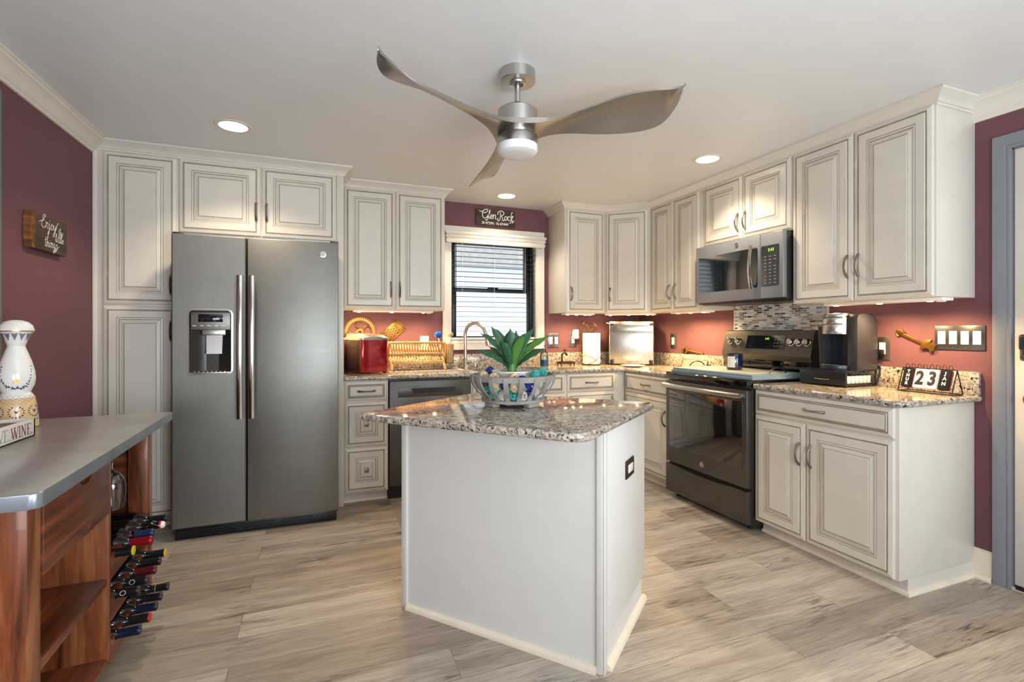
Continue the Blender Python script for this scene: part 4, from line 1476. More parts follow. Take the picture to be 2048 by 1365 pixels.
CUR = {
    'G': ([[(-0.35, 0.88), (0.0, 0.78), (0.25, 1.0), (0.62, 1.12), (0.72, 0.92), (0.45, 0.70), (0.2, 0.62)], [(0.25, 1.0), (0.08, 0.6), (0.14, 0.18), (0.42, 0.02), (0.68, 0.2), (0.78, 0.52)], [(0.78, 0.52), (0.78, 0.1), (0.66, -0.22), (0.48, -0.16)]], 0.86),
    'R': ([[(0.28, 0.95), (0.32, 0.5), (0.26, 0.05), (0.1, -0.12), (-0.06, 0.0), (0.06, 0.18)], [(-0.02, 0.62), (0.0, 0.92), (0.34, 1.1), (0.7, 0.98), (0.72, 0.7), (0.42, 0.52)], [(0.42, 0.52), (0.58, 0.25), (0.66, -0.05), (0.82, -0.02), (0.88, 0.12)]], 0.86),
    'E': ([[(0.62, 0.92), (0.42, 1.06), (0.2, 0.92), (0.26, 0.66), (0.44, 0.6)], [(0.44, 0.6), (0.14, 0.5), (0.06, 0.2), (0.26, -0.02), (0.5, 0.06), (0.62, 0.2)], [(-0.3, 0.35), (0.2, 0.6), (0.5, 0.95)]], 0.62),
    'n': ([[(0.0, 0.45), (0.06, 0.5), (0.06, 0.0)], [(0.06, 0.3), (0.22, 0.5), (0.34, 0.42), (0.34, 0.05), (0.46, 0.06)]], 0.46),
    'j': ([[(0.06, 0.5), (0.1, 0.1), (0.02, -0.42), (-0.12, -0.4), (0.02, -0.15), (0.26, 0.1)], [(0.1, 0.68), (0.12, 0.74)]], 0.26),
    'o': ([[(0.3, 0.42), (0.12, 0.48), (0.02, 0.24), (0.14, 0.02), (0.3, 0.1), (0.32, 0.36), (0.2, 0.46), (0.44, 0.4)]], 0.40),
    'y': ([[(0.0, 0.48), (0.06, 0.14), (0.2, 0.06), (0.34, 0.46)], [(0.34, 0.46), (0.3, 0.0), (0.16, -0.45), (0.0, -0.42), (0.1, -0.18), (0.42, 0.2), (0.56, 0.62), (0.78, 0.78)]], 0.42),
    't': ([[(0.14, 0.9), (0.12, 0.1), (0.22, 0.02), (0.34, 0.12)], [(-0.04, 0.6), (0.34, 0.66)]], 0.30),
    'h': ([[(0.0, 0.3), (0.14, 0.95), (0.08, 0.95), (0.06, 0.0)], [(0.06, 0.28), (0.22, 0.48), (0.32, 0.4), (0.32, 0.04), (0.44, 0.08)]], 0.42),
    'e': ([[(0.02, 0.22), (0.28, 0.3), (0.24, 0.46), (0.1, 0.44), (0.04, 0.2), (0.16, 0.02), (0.36, 0.12)]], 0.34),
    'l': ([[(0.0, 0.2), (0.18, 0.9), (0.1, 1.0), (0.06, 0.7), (0.08, 0.06), (0.22, 0.06)]], 0.22),
    'i': ([[(0.04, 0.46), (0.06, 0.06), (0.2, 0.08)], [(0.06, 0.62), (0.08, 0.68)]], 0.20),
    'g': ([[(0.3, 0.42), (0.12, 0.48), (0.03, 0.24), (0.14, 0.04), (0.3, 0.2), (0.32, 0.44)], [(0.32, 0.44), (0.3, -0.1), (0.18, -0.44), (0.02, -0.38), (0.14, -0.16), (0.44, 0.12)]], 0.42),
    's': ([[(0.3, 0.42), (0.14, 0.48), (0.1, 0.34), (0.26, 0.2), (0.2, 0.02), (0.02, 0.06)]], 0.34),
    'S': ([[(0.3, 0.42), (0.14, 0.48), (0.1, 0.34), (0.26, 0.2), (0.2, -0.05), (-0.05, -0.3), (0.0, -0.05), (0.3, 0.1), (0.62, 0.34)]], 0.34),
    'c': ([[(0.32, 0.4), (0.16, 0.5), (0.02, 0.26), (0.14, 0.0), (0.36, 0.08)]], 0.38),
    'k': ([[(0.26, 0.95), (0.14, 1.0), (0.08, 0.6), (0.06, -0.2), (-0.1, -0.3)], [(0.08, 0.3), (0.3, 0.62), (0.3, 0.4), (0.1, 0.3)], [(0.1, 0.3), (0.22, 0.1), (0.28, -0.25), (0.5, 0.05)]], 0.44),
}


def script(mbx, word, x, y, s, w, slant=0.12, gap=0.03):
    return strokes(mbx, [CUR[ch] for ch in word], x, y, s, w, gap, slant)


# sign over the window
F = frame((1.470, YB - 0.0005, 2.238), (1, 0, 0))
sg = thing('town_sign', 'small dark wooden sign with white lettering above the sink window', 'sign', F @ Matrix.Rotation(0.0, 4, 'Z'))
mb = MB(); mb.box((-0.187, -0.072, 0), (0.187, 0.072, 0.02), 0.002); bd = mb.build('board', 'barn_wood', sg)
mb = MB(Matrix.Translation((0, 0, 0.0202)))
xe = script(mb, 'Glen', -0.135, -0.012, 0.074, 0.0062, 0.05, 0.0)
script(mb, 'Rock', 0.018, -0.016, 0.074, 0.0062, 0.05, 0.0)
mb.build('lettering', 'ink_white', bd)
text("39 47'37N \u00b7 76 43'44W", 0.031, 'coordinates', 'ink_white', bd, Matrix.Translation((-0.006, -0.054, 0.0204)), 0.0003, 0.0006, 0.86)
# sign on the left wall
F = frame((XL + 0.0005, 3.040, 1.683), (0, 1, 0))
sg = thing('wooden_sign', 'dark bark edged plank sign with cursive writing on the left wall', 'sign', F)
mb = MB(); mb.box((-0.130, -0.084, 0), (0.172, 0.084, 0.03), 0.002); bd = mb.build('plank', 'barn_wood', sg)
mb = MB()
pts = []
rnd = random.Random(4)
for k in range(15):
    pts.append((-0.158 - rnd.uniform(0, 0.016), -0.084 + 0.168 * k / 14))
mb.prism([(-0.128, -0.084)] + pts + [(-0.128 + 0.004, 0.084)], 0.001, 0.029, bev=0.004); mb.build('bark_edge', 'bark', bd)
mb = MB(Matrix.Translation((0, 0, 0.0302)))
script(mb, 'Enjoy', -0.082, 0.024, 0.060, 0.0024, 0.1, 0.04)
script(mb, 'the', 0.082, 0.012, 0.036, 0.0018, 0.1, 0.06)
script(mb, 'little', 0.052, -0.026, 0.042, 0.0021, 0.12, 0.06)
script(mb, 'thingS', -0.050, -0.062, 0.050, 0.0023, 0.1, 0.06)
mb.build('lettering', 'ink_white', bd)

# ================================================================ wall plates
SBK = lambda x, z: frame((x, YB - 0.0005, z), (1, 0, 0))
SRT = lambda y, z: frame((XR - 0.0005, y, z), (0, -1, 0))
outlet_plate('light_switch', 'double light switch in nickel plate between window and paper towels', 'light switch', SBK(2.054, 1.126), 0.122, 0.130, 'plate_metal', 2)
outlet_plate('power_outlet', 'nickel power outlet left of the paper towels, night light plugged in', 'outlet', SBK(2.262, 1.132), 0.075, 0.140, 'plate_metal', 1, 'outlet')
nl = thing('night_light', 'white plug-in night light left of the paper towel roll', 'night light', SBK(2.272, 1.175))
mb = MB(); mb.box((-0.026, -0.02, 0.0095), (0.016, 0.04, 0.03), 0.006); mb.build('plug_body', 'white_plastic', nl)
mb = MB(); mb.box((-0.024, -0.034, 0.02), (0.034, 0.056, 0.05), 0.012, seg=4); mb.build('shade', 'white_plastic', nl)
outlet_plate('power_outlet', 'white power outlet half hidden behind the dish rack', 'outlet', SBK(0.826, 1.113), 0.075, 0.118, 'white_plastic', 1, 'outlet')
outlet_plate('light_switch', 'single light switch in nickel plate right of the upright oven', 'light switch', SRT(3.688, 1.124), 0.074, 0.132, 'plate_metal', 1)
outlet_plate('power_outlet', 'chrome framed power outlet behind the coffee maker', 'outlet', SRT(1.876, 1.115), 0.076, 0.130, 'pewter', 1, 'outlet')
outlet_plate('light_switch', 'wide four gang light switch plate by the exterior door', 'light switch', SRT(1.511, 1.181), 0.213, 0.124, 'plate_metal', 4)

# ================================================================ things on and above the left counter
Z = CT + 0.0005
im = thing('ice_maker', 'red countertop ice maker with silver lid beside the refrigerator panel', 'ice maker', place((0.274, 3.784, Z), math.radians(19.8)))
# local x along the front, y back
wI, dI = 0.222, 0.33
mb = MB(); mb.prism(rrect(0.0, wI, 0.0, dI, 0.022, 5), 0.008, 0.252, bev=0.003); mb.build('body', 'red_metal', im)
mb = MB()
for xx in (0.02, wI - 0.02):
    for yy in (0.025, dI - 0.025):
        mb.cyl((xx, yy, 0), (xx, yy, 0.012), 0.012, seg=12)
mb.build('feet', 'rubber', im)
mb = MB()
pr_ = rrect(-0.004, wI + 0.004, -0.004, dI + 0.004, 0.024, 5)
mb.prism(pr_, 0.250, 0.268, bev=0.003)
mb.poly([(0.01, 0.012, 0.267), (wI - 0.01, 0.012, 0.267), (wI - 0.01, dI - 0.02, 0.267), (0.01, dI - 0.02, 0.267), (0.02, 0.06, 0.288), (wI - 0.02, 0.06, 0.288), (wI - 0.02, dI - 0.03, 0.302), (0.02, dI - 0.03, 0.302)],
        [(4, 5, 6, 7), (0, 1, 5, 4), (1, 2, 6, 5), (2, 3, 7, 6), (3, 0, 4, 7)])
ldd = mb.build('lid', 'steel', im)
mb = MB(); mb.box((0.05, 0.002, 0.267), (wI - 0.05, 0.03, 0.276), 0.003); mb.build('control_strip', 'nickel', ldd)
mb = MB()
mb2 = MB(); mb2.box((-0.0015, 0.022, 0.012), (0.002, dI - 0.022, 0.249), 0.001); mb2.build('side_panel', 'maroon_plastic', im)
for k in range(13):
    for j in range(5):
        mb.box((-0.0024, 0.10 + 0.03 * j + 0.015 * (k % 2), 0.04 + 0.011 * k), (0.001, 0.106 + 0.03 * j + 0.015 * (k % 2), 0.044 + 0.011 * k))
mb.build('side_vents', 'ink_grey', im)

# brass gear on the wall
ge = thing('gear_ornament', 'brass gear wheel ornament on the wall above the ice maker', 'wall ornament', SBK(0.296, 1.205))
mb = MB()
N = 46
out, inn = [], []
for k in range(N * 4):
    a = 2 * PI * k / (N * 4)
    r = 0.128 if (k % 4) in (1, 2) else 0.116
    out.append((r * math.cos(a), r * math.sin(a))); inn.append((0.096 * math.cos(a), 0.096 * math.sin(a)))
n = len(out)
mb.poly([(p[0], p[1], 0.002) for p in out] + [(p[0], p[1], 0.002) for p in inn] + [(p[0], p[1], 0.016) for p in out] + [(p[0], p[1], 0.016) for p in inn],
        [f for i in range(n) for j in [(i + 1) % n] for f in ((i, j, n + j, n + i), (2 * n + i, 3 * n + i, 3 * n + j, 2 * n + j), (i, 2 * n + i, 2 * n + j, j), (n + i, n + j, 3 * n + j, 3 * n + i))])
mb.build('toothed_rim', 'brass', ge)
mb = MB()
for k in range(5):
    a = 2 * PI * k / 5 + 0.35
    pts = [(r * math.cos(a + 0.5 * math.sin((r - 0.02) / 0.08 * PI)), r * math.sin(a + 0.5 * math.sin((r - 0.02) / 0.08 * PI)), 0.009) for r in [0.02 + 0.08 * q / 8 for q in range(9)]]
    mb.tube(pts, 0.0075, 8)
mb.lathe([(0.012, 0.002), (0.03, 0.002), (0.03, 0.016), (0.012, 0.016), (0.012, 0.002)], 28)
mb.build('spokes', 'brass', ge)

# grater on the wall
gm = SBK(0.6285, 1.2745) @ Matrix.Rotation(math.radians(-48), 4, 'Z')
gr = thing('grater_ornament', 'brass grater plate hung at a slant above the dish rack', 'wall ornament', gm)
mb = MB(); mb.box((-0.053, -0.20, 0.004), (0.053, 0.0, 0.008), 0.001); gp = mb.build('plate', 'brass', gr)
mb = MB()
mb.box((-0.055, -0.2, 0), (-0.049, 0.0, 0.014), 0.002); mb.box((0.049, -0.2, 0), (0.055, 0.0, 0.014), 0.002); mb.box((-0.055, -0.006, 0), (0.055, 0.002, 0.014), 0.002)
mb.build('rim', 'brass', gr)
mb = MB()
for r in range(7):
    for q in range(4 if r % 2 else 3):
        x = (q - (1.5 if r % 2 else 1.0)) * 0.023
        y = -0.048 - 0.021 * r
        mb.prism([(x - 0.005, y - 0.006), (x + 0.005, y - 0.006), (x + 0.003, y + 0.006), (x - 0.003, y + 0.006)], 0.0075, 0.0088)
mb.build('grating_slots', 'ink_black', gp)

# drying mat and bamboo rack
mt = thing('drying_mat', 'grey drying mat with wavy white border under the dish rack', 'mat', (0.46, 3.86, Z))
mb = MB()
def wavy(x0, x1, y0, y1, amp, n):
    pts = []
    for (ax, ay, bx, by, k) in ((x0, y0, x1, y0, n), (x1, y0, x1, y1, n // 2), (x1, y1, x0, y1, n), (x0, y1, x0, y0, n // 2)):
        d = Vector((bx - ax, by - ay)); L = d.length; d.normalize(); nn = Vector((d.y, -d.x))
        for i in range(k * 4):
            t = i / (k * 4)
            p = Vector((ax, ay)) + d * L * t + nn * amp * math.sin(2 * PI * i / 4)
            pts.append((p.x, p.y))
    return pts
mb.prism(wavy(0.025, 0.62, 0.0, 0.30, 0.004, 20), 0, 0.004); mb.build('border', 'cloth_white', mt)
mb = MB(); mb.box((0.055, 0.028, 0.0035), (0.59, 0.272, 0.0065), 0.002); mb.build('cloth', 'cloth_grey', mt)

rk = thing('dish_rack', 'folding bamboo dish rack with many dowels on the grey mat', 'dish rack', (0.503, 4.0, Z + 0.007))
LR = 0.42
# two crossed panels: panel A leans back, panel B leans forward
def rack_panel(sgn):
    o_ = MB()
    y_b, y_t = -0.115 * sgn, 0.105 * sgn
    zt = 0.222
    for xx in (0.0, LR):
        q = 0.008 if sgn > 0 else -0.008
        o_.tube([(xx + q, y_b, 0.007), (xx + q, y_t, zt)], 0.0095, 4)
    for f in (0.24, 0.56, 0.97):
        y, z = y_b + (y_t - y_b) * f, 0.007 + (zt - 0.007) * f
        o_.box((-0.012, y - 0.008, z - 0.008), (LR + 0.012, y + 0.008, z + 0.008), 0.003)
    r1 = o_.build('side_frame', 'bamboo', rk)
    o2 = MB()
    for k in range(18):
        x = 0.028 + (LR - 0.056) * k / 17 + (0.005 if sgn > 0 else -0.005)
        a, b = 0.2, 1.0
        o2.tube([(x, y_b + (y_t - y_b) * a, 0.007 + (zt - 0.007) * a), (x, y_b + (y_t - y_b) * b, 0.01 + (zt - 0.007) * b)], 0.0044, 6)
    o2.build('dowels', 'bamboo', r1)
rack_panel(1); rack_panel(-1)
mb = MB()
for yy in (-0.06, -0.02, 0.02, 0.06):
    mb.tube([(0, yy, 0.07), (LR, yy, 0.07)], 0.005, 6)
mb.build('lower_shelf', 'bamboo', rk)

uh = thing('utensil_holder', 'bamboo utensil box hooked on the right end of the dish rack', 'utensil holder', (0.992, 4.03, Z + 0.052))
mb = MB()
for a, b in (((-0.034, -0.045, 0), (0.034, 0.045, 0.006)), ((-0.034, -0.045, 0), (-0.028, 0.045, 0.158)), ((0.028, -0.045, 0), (0.034, 0.045, 0.158)), ((-0.034, -0.045, 0), (0.034, -0.039, 0.158)), ((-0.034, 0.039, 0), (0.034, 0.045, 0.158))):
    mb.box(a, b, 0.001)
mb.build('box', 'bamboo_z', uh)
mb = MB(); mb.tube([(-0.03, 0.0, 0.15), (-0.052, 0.0, 0.166), (-0.060, 0.0, 0.15)], 0.003, 6); mb.build('hook', 'steel', uh)


def brush(x, y, lx, ly, headc, label, name, r, hz):
    t = thing(name, label, 'brush', (x, y, Z + 0.0585))
    o1_ = MB(); o1_.tube([(0, 0, 0), (lx * 0.7, ly * 0.7, 0.13), (lx, ly, hz)], 0.005, 8); o1_.build('stem', 'white_plastic', t)
    o2_ = MB()
    rr = random.Random(3)
    for k in range(260):
        u, v_ = rr.uniform(-1, 1), rr.uniform(0, 2 * PI)
        q = math.sqrt(1 - u * u)
        d = V(q * math.cos(v_), q * math.sin(v_), u * 0.85)
        c0 = V(lx, ly, hz + r * 0.6)
        o2_.tube([c0 + d * r * 0.15, c0 + d * r], 0.0022, 4)
    o2_.build('bristles', headc, t)


brush(0.980, 4.03, -0.075, 0.0, 'blue_plastic', 'round blue bristle dish brush leaning left in the bamboo box', 'dish_brush', 0.033, 0.208)
brush(1.005, 4.03, 0.004, 0.0, 'wicker_cream', 'cream bristle bottle brush standing in the bamboo box', 'bottle_brush', 0.024, 0.216)

# ---- faucet
fa = thing('faucet', 'brushed nickel gooseneck faucet with pull-down spray head', 'faucet', (1.158, 4.10, Z))
mb = MB(); mb.lathe([(0, 0), (0.028, 0), (0.028, 0.006), (0.024, 0.012), (0.022, 0.075), (0.017, 0.085), (0, 0.085)], 28); mb.build('base', 'nickel', fa)
pts = spline([(0, 0, 0.08), (0, 0, 0.20), (0.0, 0, 0.30), (0.02, -0.03, 0.363), (0.065, -0.10, 0.385), (0.105, -0.165, 0.345), (0.12, -0.185, 0.30)], 6)
mb = MB(); mb.tube(pts, 0.0145, 16); mb.build('gooseneck', 'nickel', fa)
mb = MB(); mb.tube([(0.118, -0.183, 0.305), (0.128, -0.192, 0.27), (0.142, -0.200, 0.205), (0.144, -0.201, 0.197)], [0.0155, 0.017, 0.024, 0.022], 20); mb.build('spray_head', 'nickel', fa)
mb = MB(); mb.tube([(0.018, -0.01, 0.05), (0.045, -0.022, 0.055)], 0.014, 14); mb.tube([(0.045, -0.022, 0.055), (0.075, -0.05, 0.04), (0.07, -0.075, 0.012), (0.05, -0.07, 0.0235)], 0.005, 10); mb.build('lever', 'nickel', fa)

so = thing('soap_bottle', 'clear soap bottle with blue liquid by the sink', 'bottle', (1.868, 4.02, Z))
mb = MB(); mb.lathe([(0, 0.001), (0.036, 0.001), (0.038, 0.006), (0.038, 0.10), (0.030, 0.125), (0.016, 0.14), (0.015, 0.15), (0, 0.15)], 28); mb.build('bottle', 'clear_plastic', so)
mb = MB(); mb.lathe([(0, 0.003), (0.035, 0.003), (0.0365, 0.007), (0.0365, 0.062), (0, 0.062)], 28); mb.build('liquid', 'soap_blue', so)
mb = MB(); mb.lathe([(0, 0.149), (0.017, 0.149), (0.017, 0.166), (0.006, 0.168), (0.006, 0.19), (0, 0.19)], 20); mb.tube([(0, 0, 0.188), (0.0, -0.03, 0.19), (0, -0.035, 0.184)], 0.005, 8); mb.build('pump', 'clear_plastic', so)

sp = thing('soap_dish', 'dark bronze soap tray shaped like an outdoor water tap', 'soap dish', (2.108, 4.06, Z))
mb = MB(); mb.box((-0.075, -0.045, 0.016), (0.075, 0.045, 0.024), 0.003)
mb.box((-0.075, -0.045, 0.022), (0.075, -0.041, 0.036), 0.001); mb.box((-0.075, 0.041, 0.022), (0.075, 0.045, 0.036), 0.001); mb.box((-0.075, -0.045, 0.022), (-0.071, 0.045, 0.036), 0.001); mb.box((0.071, -0.045, 0.022), (0.075, 0.045, 0.036), 0.001)
mb.build('tray', 'bronze', sp)
for sx in (-1, 1):
    for sy in (-1, 1):
        mb = MB(); mb.cyl((sx * 0.066, sy * 0.036, 0.0), (sx * 0.066, sy * 0.036, 0.018), 0.006, seg=10); mb.build('leg', 'bronze', sp)
mb = MB(); mb.tube(spline([(-0.04, 0, 0.022), (-0.04, 0, 0.08), (-0.036, 0, 0.108), (-0.012, 0, 0.118), (0.004, 0, 0.105)], 5), 0.0085, 12); mb.tube([(0.0, 0, 0.108), (0.01, 0, 0.092)], [0.011, 0.008], 12); mb.build('tap', 'bronze', sp)
mb = MB(); mb.cyl((-0.012, 0, 0.118), (-0.012, 0, 0.142), 0.006, seg=10); mb.tube([(-0.034, 0, 0.142), (0.01, 0, 0.144)], 0.0045, 8); mb.tube([(-0.012, -0.02, 0.143), (-0.012, 0.02, 0.143)], 0.0045, 8); mb.build('tap_handle', 'bronze', sp)

# paper towels
tx_, ty_ = 2.385, 4.075
ph = thing('paper_towel_holder', 'bronze paper towel holder with spiral hose finial', 'paper towel holder', (tx_, ty_, Z))
mb = MB(); mb.lathe([(0, 0), (0.082, 0), (0.084, 0.003), (0.082, 0.007), (0, 0.007)], 36); mb.build('base', 'bronze', ph)
mb = MB(); mb.cyl((0, 0, 0.006), (0, 0, 0.315), 0.008, seg=12); mb.build('rod', 'bronze', ph)
mb = MB()
mb.tube([(0.060 * (1 - t * 0.8) * math.cos(2 * PI * 4 * t), 0.006 * math.sin(17 * t), 0.335 + 0.060 * (1 - t * 0.8) * math.sin(2 * PI * 4 * t)) for t in [k / 120 for k in range(121)]], 0.0055, 7)
mb.tube(spline([(-0.05, 0, 0.36), (-0.062, 0, 0.376), (-0.072, 0, 0.385)], 4), 0.006, 8)
mb.tube([(-0.07, 0, 0.384), (-0.098, 0, 0.402)], [0.010, 0.024], 14)
mb.build('finial', 'bronze', ph)
mb = MB()
for s_ in (1, -1):
    pts = [(0.0875 * math.cos(-PI / 2 + s_ * a), 0.0875 * math.sin(-PI / 2 + s_ * a), 0.005 + 0.085 * (0.5 + 0.5 * math.sin(a * 1.35))) for a in [-1.7 + 3.4 * k / 24 for k in range(25)]]
    mb.tube(pts, 0.0022, 6)
mb.tube([(0.0875 * math.cos(a), 0.0875 * math.sin(a), 0.005) for a in [2 * PI * k / 40 for k in range(40)]], 0.0025, 6, closed=True)
mb.build('wire_guard', 'bronze', ph)
pt = thing('paper_towel_roll', 'white paper towel roll on the bronze holder', 'paper towels', (tx_, ty_, Z + 0.0085))
mb = MB(); mb.lathe([(0.02, 0), (0.080, 0), (0.082, 0.002), (0.082, 0.288), (0.080, 0.290), (0.02, 0.290), (0.02, 0)], 44); mb.build('roll', 'white_paper', pt)
mb = MB(); mb.lathe([(0.0185, 0.001), (0.0205, 0.001), (0.0205, 0.2905), (0.0185, 0.2905), (0.0185, 0.001)], 24); mb.build('core', 'woven', pt)

# toaster oven stored upright in the corner
ov = thing('toaster_oven', 'stainless steel flip-up toaster oven stored upright in the corner', 'toaster oven', place((2.700, 3.885, Z), math.radians(-35)))
mb = MB(); mb.box((-0.205, 0.0, 0.006), (0.205, 0.155, 0.408), 0.012, seg=3); ob = mb.build('shell', 'steel', ov)
mb = MB(); mb.box((-0.192, -0.004, 0.30), (0.192, 0.002, 0.378), 0.003); mb.build('crumb_tray', 'steel', ob)
mb = MB(); mb.box((-0.196, -0.012, 0.366), (0.196, 0.004, 0.392), 0.005); mb.build('base_bar', 'steel', ob)
for sx in (-1, 1):
    for zz in (0.03, 0.385):
        mb = MB(); mb.box((sx * 0.178 - 0.016, -0.022, zz - 0.018 if zz < 0.1 else zz - 0.012), (sx * 0.178 + 0.016, 0.004, zz + 0.018 if zz < 0.1 else zz + 0.006), 0.006); mb.build('foot', 'black_plastic', ov)
mb = MB()
for k in range(7):
    mb.box((0.2045, 0.03, 0.08 + 0.035 * k), (0.206, 0.12, 0.094 + 0.035 * k))
mb.build('side_vents', 'ink_black', ob)
mb = MB(); mb.tube([(-0.2, 0.05, 0.385), (-0.235, 0.05, 0.39)], [0.012, 0.014], 12); mb.build('knob', 'black_plastic', ov)
mb = MB()
for sx in (-1, 1):
    mb.cyl((sx * 0.15, 0.07, 0.0), (sx * 0.15, 0.07, 0.008), 0.02, seg=14)
mb.build('stand_feet', 'rubber', ov)

pl = MB(); pl.lathe([(0, 0.001), (0.06, 0.001), (0.07, 0.003), (0.104, 0.011), (0.106, 0.013), (0.102, 0.0135), (0.068, 0.006), (0, 0.005)], 44)
o = pl.build('plate', 'white_ceramic'); at(o, (2.60, 3.72, Z)); tag(o, 'round white plate lying in front of the upright toaster oven', 'plate')

# brass wrench ornament on the backsplash ledge left of the range
bw = thing('pipe_wrench', 'small brass pipe wrench resting on the granite backsplash ledge', 'wrench', frame((XR - 0.012, 3.565, 1.0125), (0, -1, 0)))
mb = MB(); mb.tube([(0.10, 0.032, 0.0), (0.262, 0.010, 0.0)], 0.008, 8, flat=0.8); mb.tube([(0.255, 0.008, 0), (0.268, 0.009, 0)], 0.0085, 8); mb.build('handle', 'old_brass', bw)
mb = MB(); mb.prism([(0.0, 0.03), (0.008, 0.056), (0.05, 0.060), (0.056, 0.050), (0.03, 0.044), (0.028, 0.006), (0.018, 0.0), (0.014, 0.03)], -0.007, 0.007, bev=0.002)
mb.prism([(0.05, 0.012), (0.058, 0.05), (0.106, 0.046), (0.108, 0.026), (0.08, 0.02), (0.062, 0.0), (0.046, 0.0)], -0.006, 0.006, bev=0.002); mb.build('jaws', 'old_brass', bw)

tr = thing('metal_tray', 'small grey metal tray leaning on the backsplash left of the range', 'tray', frame((XR - 0.024 - 0.026, 3.37, Z), (0, -1, 0)) @ Matrix.Rotation(math.radians(-14), 4, 'X'))
mb = MB(); mb.prism(rrect(-0.15, 0.15, 0.004, 0.075, 0.015), 0, 0.004); mb.build('pan', 'nickel', tr)
mb = MB()
rr_ = [(p[0], p[1], 0.004) for p in rrect(-0.15, 0.15, 0.004, 0.075, 0.015)]
mb.tube(rr_, 0.004, 8, closed=True); mb.build('rim', 'pewter', tr)

# ================================================================ things on the right counter
dw = thing('pod_drawer', 'black wire coffee pod drawer under the coffee maker', 'pod drawer', place((2.735, 2.175, Z), RZ))
# local x toward the camera, y to the wall
DW, DD = 0.285, 0.255
mb = MB(); mb.box((0, 0, 0.088), (DW, DD, 0.094), 0.001)
for xx in (0.004, DW - 0.004):
    for yy in (0.004, DD - 0.004):
        mb.tube([(xx, yy, 0.003), (xx, yy, 0.092)], 0.004, 8)
for xx in (0.004, DW - 0.004):
    mb.tube([(xx, 0.004, 0.010), (xx, DD - 0.004, 0.010)], 0.003, 8)
mb.build('frame', 'black_plastic', dw)
mb = MB(); mb.box((0.002, -0.006, 0.006), (DW - 0.002, 0.002, 0.086), 0.002); df = mb.build('drawer_front', 'black_plastic', dw)
mb = MB(); mb.tube([(0.10, -0.008, 0.040), (0.12, -0.013, 0.038), (0.17, -0.013, 0.038), (0.19, -0.008, 0.040)], 0.003, 8); mb.build('pull', 'polished_steel', df)
mb = MB(); mb.box((0.010, 0.002, 0.012), (DW - 0.010, DD - 0.01, 0.017)); mb.build('drawer_tray', 'black_plastic', dw)
mb = MB()
for xx in (0.012, DW - 0.012):
    for yy in (0.012, DD - 0.012):
        mb.cyl((xx, yy, 0), (xx, yy, 0.006), 0.006, seg=10)
mb.build('feet', 'rubber', dw)
ords = ['nearest the drawer front', 'second from the drawer front', 'third from the drawer front', 'fourth from the drawer front', 'third from the wall', 'second from the wall', 'nearest the wall']
pod0 = None
for k in range(7):
    yy = 0.028 + 0.0335 * k
    m_ = place((2.735, 2.175, Z), RZ) @ Matrix.Translation((DW - 0.034, yy, 0.0175))
    if pod0 is None:
        t = thing('coffee_pod', 'white coffee pod in the wire drawer, ' + ords[0], 'coffee pod', m_, 'coffee pods in the drawer')
        mb = MB(); mb.lathe([(0, 0.0), (0.0115, 0.0), (0.0135, 0.003), (0.0152, 0.044), (0.0, 0.044)], 20); mb.build('cup', 'pod_white', t)
        mb = MB(); mb.lathe([(0, 0.046), (0.0165, 0.046), (0.0165, 0.0435), (0, 0.0435)], 20); mb.build('lid', 'pod_foil', t)
        pod0 = t
    else:
        t = copy_tree(pod0); t.matrix_world = m_
        t['label'] = 'white coffee pod in the wire drawer, ' + ords[k]

CMX, CMY = 2.800, 2.095
cm = thing('coffee_maker', 'dark grey single serve coffee maker standing on the pod drawer', 'coffee maker', place((CMX, CMY, Z + 0.0945), RZ))
CW, CD = 0.222, 0.175
mb = MB()
# right reservoir column with rounded shoulders, then back block
prof = [(0.0, 0.0), (CD, 0.0), (CD, 0.285), (CD - 0.02, 0.312), (CD * 0.45, 0.325), (0.02, 0.318), (0.004, 0.298)]
def side_slab(mbx, x0, x1, prof, bev=0.004):
    mbx.xf = Matrix(((0, 0, 1, 0), (1, 0, 0, 0), (0, 1, 0, 0), (0, 0, 0, 1)))
    mbx.prism(prof, x0, x1, bev=bev)
    mbx.xf = None
side_slab(mb, 0.165, CW, prof, 0.006)
mb.build('water_reservoir', 'gun_plastic', cm)
mb = MB(); side_slab(mb, 0.0, 0.166, [(0.075, 0.0), (CD - 0.005, 0.0), (CD - 0.005, 0.29), (CD - 0.03, 0.322), (0.075, 0.325)], 0.004)
side_slab(mb, 0.0, 0.034, [(-0.005, 0.0), (0.08, 0.0), (0.08, 0.25), (-0.02, 0.25)], 0.004)
mb.build('body', 'gun_plastic', cm)
mb = MB(); mb.box((0.034, 0.070, 0.026), (0.166, 0.076, 0.215)); mb.build('brew_bay', 'navy_plastic', cm)
mb = MB()
hd = [(0.085 + 0.083 * math.cos(a), 0.055 + 0.105 * math.sin(a)) for a in [PI + PI * k / 18 for k in range(19)]] + [(0.168, 0.09), (0.002, 0.09)]
mb.prism(hd, 0.205, 0.262, bev=0.004); mb.build('brew_head', 'steel', cm)
mb = MB(); mb.prism([(p[0], p[1]) for p in hd[:-2]] + [(0.168, 0.15), (0.002, 0.15)], 0.2625, 0.300, bev=0.006)
mb.prism([(0.085 + (p[0] - 0.085) * 0.86, 0.06 + (p[1] - 0.06) * 0.86) for p in hd[:-2]] + [(0.155, 0.14), (0.015, 0.14)], 0.299, 0.326, bev=0.012, seg=3)
mb.build('lid', 'nickel', cm)
mb = MB()
dtp = [(0.085 + 0.088 * math.cos(a), 0.03 + 0.085 * math.sin(a)) for a in [PI + PI * k / 16 for k in range(17)]] + [(0.173, 0.09), (-0.003, 0.09)]
mb.prism(dtp, 0.0, 0.026, bev=0.003); mb.build('drip_tray', 'navy_plastic', cm)
